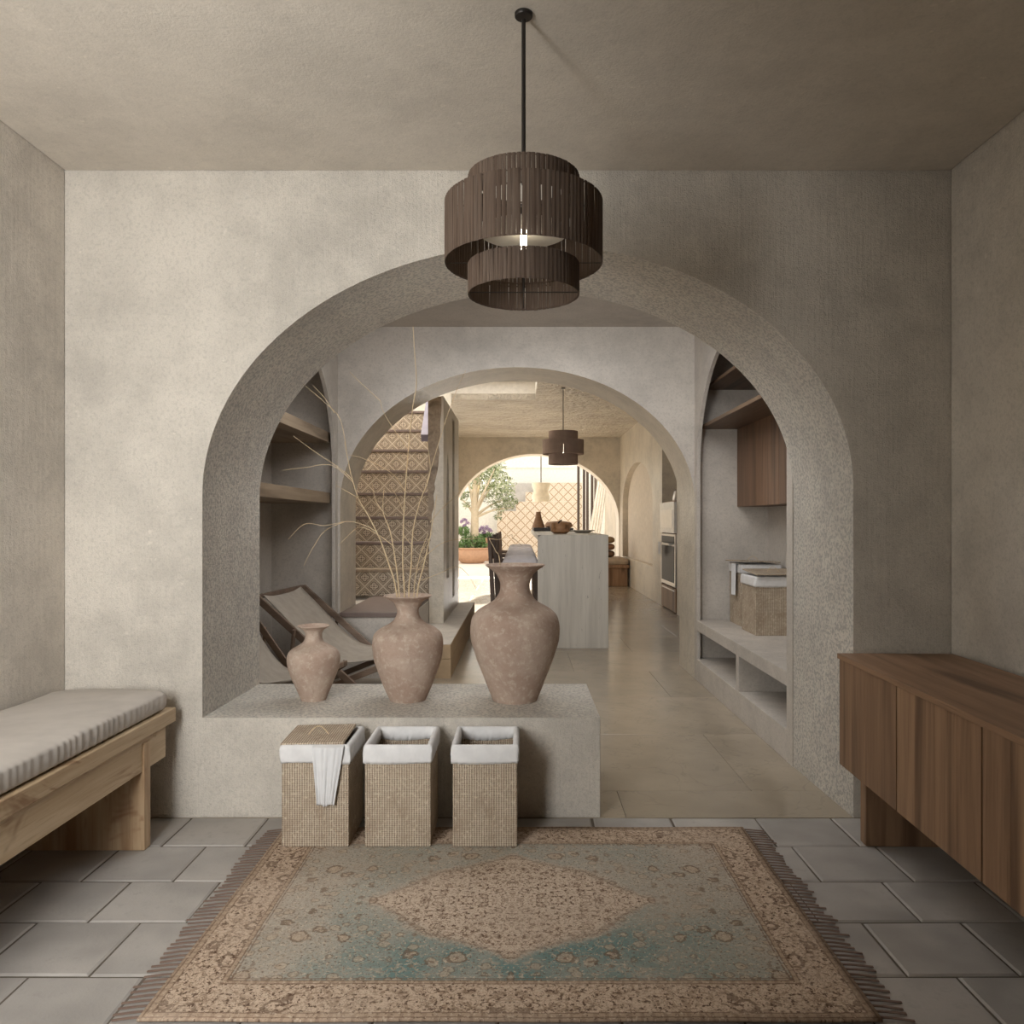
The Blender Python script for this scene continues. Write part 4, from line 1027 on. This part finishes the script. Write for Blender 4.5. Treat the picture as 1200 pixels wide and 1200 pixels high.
# stepped outdoor stair wall faced with ornate tiles
sw = thing('tiled_stair_wall', 'stepped courtyard stair wall faced with pale ornate tiles', 'wall', (0.7, 30.0, 0))
T = 0.37; X0 = -0.92
prof = []
cols = 9
hts = [5, 5, 6, 7, 8, 8, 8, 8, 8]
m = MB()
for i in range(cols):
    x = X0 + i * T; m.box(x, x + T, 30.0, 30.35, 0, hts[i] * T - 0.06 if hts[i] < 8 else 2.92)
m.build('core', M['cream'], sw)
me0 = MB().box(-T / 2 + 0.004, T / 2 - 0.004, -0.012, 0.0, -T / 2 + 0.004, T / 2 - 0.004).build('tile', M['wall_tile']); wt = me0.data; bpy.data.objects.remove(me0)
for i in range(cols):
    for j in range(min(hts[i], 8)):
        share(wt, 'tile', None, sw, Vector((X0 + (i + 0.5) * T, 30.0, -0.045 + (j + 0.5) * T)) - wloc(sw))
struct(MB().box(-0.6, 0.5, 30.6, 30.7, 0, 2.92).build('wall_stair', M['grey']), 'wall behind the stepped courtyard stair, its shade coloured in grey', 'wall')  # shade on this wall is given by its grey colour
# folding glass doors, parked at the right
for k, (u0, u1, Y) in enumerate(((676.5, 686, 23.1), (687, 695.5, 22.7), (696.5, 703, 22.3))):
    a = kx(u0, Y); b2 = kx(u1, Y)
    lab = ('leftmost dark framed glass folding door leaf', 'middle dark framed glass folding door leaf', 'rightmost dark framed glass folding door leaf')[k]
    t = thing('folding_door', lab, 'door', ((a + b2) / 2, Y, 0), 'folding door leaves of the veranda')
    fw = 0.075
    MB().box(a, a + fw, Y, Y + 0.06, 0.0, 3.3).box(b2 - fw, b2, Y, Y + 0.06, 0.0, 3.3).box(a + fw, b2 - fw, Y, Y + 0.06, 3.2, 3.3).box(a + fw, b2 - fw, Y, Y + 0.06, 0.0, 0.12).build('frame', M['frame'], t)
    MB().box(a + fw, b2 - fw, Y + 0.02, Y + 0.03, 0.12, 3.2).build('pane', M['glass'], t)
def curt(u, v):
    z = 2.75 - 2.73 * v; x = kx(707, 21.8) - 0.42 * v ** 1.1 + (0.26 + 0.10 * v) * (u - 0.5); return (x, 21.8 + 0.012 * sin(u * 26), z)
tag(MB().grid(curt, 40, 10).build('curtain', M['white'], None, smooth=True, solid=0.006, angle=80), 'white curtain swept aside on the right of the veranda', 'curtain')
# cream pendant in the veranda
cp = at(634, 577, 19.6)
t = thing('pendant_lamp', 'cream hourglass pendant lamp hanging in the veranda', 'lamp', (cp.x, 19.6, 3.13))
k = 19.6 / F
zz = lambda v: H - (v - CY) * k
MB().tube([(cp.x, 19.6, 3.13), (cp.x, 19.6, zz(567))], 0.012, 0.012, 6).build('cord', M['rod'], t)
MB().lathe([(11 * k, zz(566)), (10.6 * k, zz(570)), (8.6 * k, zz(575.5)), (8.6 * k, zz(576)), (10.2 * k, zz(579)), (10.6 * k, zz(584)), (9.6 * k, zz(588))], (cp.x, 19.6, 0), 32, True, False).build('shade', M['creamlamp'], t, smooth=True)
# planters
def pot_mesh(c, R, Hh): return MB().lathe([(R * 0.62, 0), (R * 0.9, Hh * 0.3), (R, Hh * 0.6), (R * 0.96, Hh * 0.9), (R * 1.04, Hh * 0.93), (R * 1.04, Hh), (R * 0.94, Hh), (R * 0.9, Hh * 0.88)], (c.x, c.y, 0), 36)
def leaves(mb, c, rad, n, size, rs, shell=0.3):
    for _ in range(n):
        d = Vector((rs.gauss(0, 1), rs.gauss(0, 1), rs.gauss(0, 1))).normalized() * (rs.uniform(shell, 1) ** 0.6)
        p = Vector((c.x + d.x * rad[0], c.y + d.y * rad[1], c.z + d.z * rad[2]))
        a = Vector((rs.gauss(0, 1), rs.gauss(0, 1), rs.gauss(0, 1))).normalized(); b = a.cross(Vector((rs.gauss(0, 1), rs.gauss(0, 1), rs.gauss(0, 1)))).normalized()
        s = size * rs.uniform(0.6, 1.3)
        mb.add([p - a * s, p + b * s * 0.28, p + a * s, p - b * s * 0.28], [(0, 1, 2, 3)])
rs = random.Random(9)
YP = 26.0
c1 = at(553.5, 659, YP); c1.z = 0
tr = thing('potted_tree', 'olive tree in a wide terracotta planter in the courtyard', 'tree', c1)
R1, H1 = 0.60, 0.52
pot_mesh(c1, R1, H1).build('planter', M['pot'], tr, smooth=True)
MB().lathe([(R1 * 0.9, H1 * 0.9), (0.05, H1 * 0.93)], (c1.x, c1.y, 0), 24, False, True).build('soil', M['soil'], tr)
tx = at(556.5, 600, YP)
P = smooth_path([Vector((c1.x + 0.05, YP, 0.42)), Vector((tx.x, YP, 1.6)), Vector((tx.x - 0.02, YP, 2.4)), Vector((tx.x + 0.1, YP, 3.0))])
m = MB().tube(P, 0.15, 0.08, 10)
for (u, v, dy) in ((541, 585, 0.2), (548, 560, -0.2), (575, 570, 0.1), (590, 585, 0.3), (580, 550, -0.3), (565, 545, 0.3), (600, 595, -0.1)):
    e = at(u, v, YP); e.y += dy; m.tube(smooth_path([Vector((tx.x, YP, 1.5 + 0.1 * (600 - v) / 20)), Vector(((tx.x + e.x) / 2, YP + dy / 2, (2.0 + e.z) / 2 - 0.15)), e]), 0.06, 0.015, 6)
m.build('trunk', M['bark'], tr, smooth=True)
m = MB()
for (u, v, r, n) in ((556, 560, 13, 480), (572, 557, 15, 700), (583, 552, 13, 560), (592, 570, 14, 650), (575, 577, 15, 650), (598, 588, 10, 360), (586, 592, 11, 300), (543, 580, 8, 260), (547, 592, 5, 90), (583, 605, 6, 90), (565, 545, 9, 250)):
    c = at(u, v, YP); q = r * YP / F; c.y += rs.uniform(-0.3, 0.3); leaves(m, c, (q, q, q), int(n * 0.62), 0.066, rs, 0.1)
tag(m.build('foliage', M['leaf'], tr), kind='stuff')
m = MB(); fm = MB()
for (u, v, r) in ((543, 622, 8), (549, 632, 9), (562, 634, 8), (552, 641, 12), (564, 641, 9), (543, 640, 8)):
    c = at(u, v, YP - 0.1); q = r * YP / F; leaves(m, c, (q, q * 1.2, q * 0.8), 260, 0.07, rs)
tag(m.build('underplanting', M['leaf2'], tr), kind='stuff')
for (u, v) in ((541, 611), (545, 609), (548, 613), (544, 616)):
    c = at(u, v, YP - 0.1); leaves(fm, c, (0.09, 0.09, 0.07), 60, 0.045, rs, 0.1)
tag(fm.build('flowers', M['purple'], tr), kind='stuff')
YQ = 27.5
c2 = at(569, 650, YQ); c2.z = 0
pf = thing('planter', 'tall terracotta planter of purple flowers behind the tree', 'planter', c2)
MB().lathe([(0.26, 0), (0.36, 0.35), (0.46, 0.72), (0.50, 0.76), (0.50, 0.82), (0.45, 0.82), (0.42, 0.7)], (c2.x, c2.y, 0), 36).build('pot', M['pot'], pf, smooth=True)
MB().lathe([(0.42, 0.72), (0.05, 0.74)], (c2.x, c2.y, 0), 24, False, True).build('soil', M['soil'], pf)
m = MB()
for (u, v, r) in ((563, 630, 8), (571, 629, 9), (577, 632, 7)):
    c = at(u, v, YQ); q = r * YQ / F; leaves(m, c, (q, q, q * 0.7), 260, 0.07, rs)
tag(m.build('foliage', M['leaf2'], pf), kind='stuff')
m = MB()
for (u, v) in ((561, 621), (565, 619), (570, 618), (574, 621), (567, 623)):
    leaves(m, at(u, v, YQ - 0.1), (0.11, 0.11, 0.09), 70, 0.05, rs, 0.1)
tag(m.build('flowers', M['purple'], pf), kind='stuff')
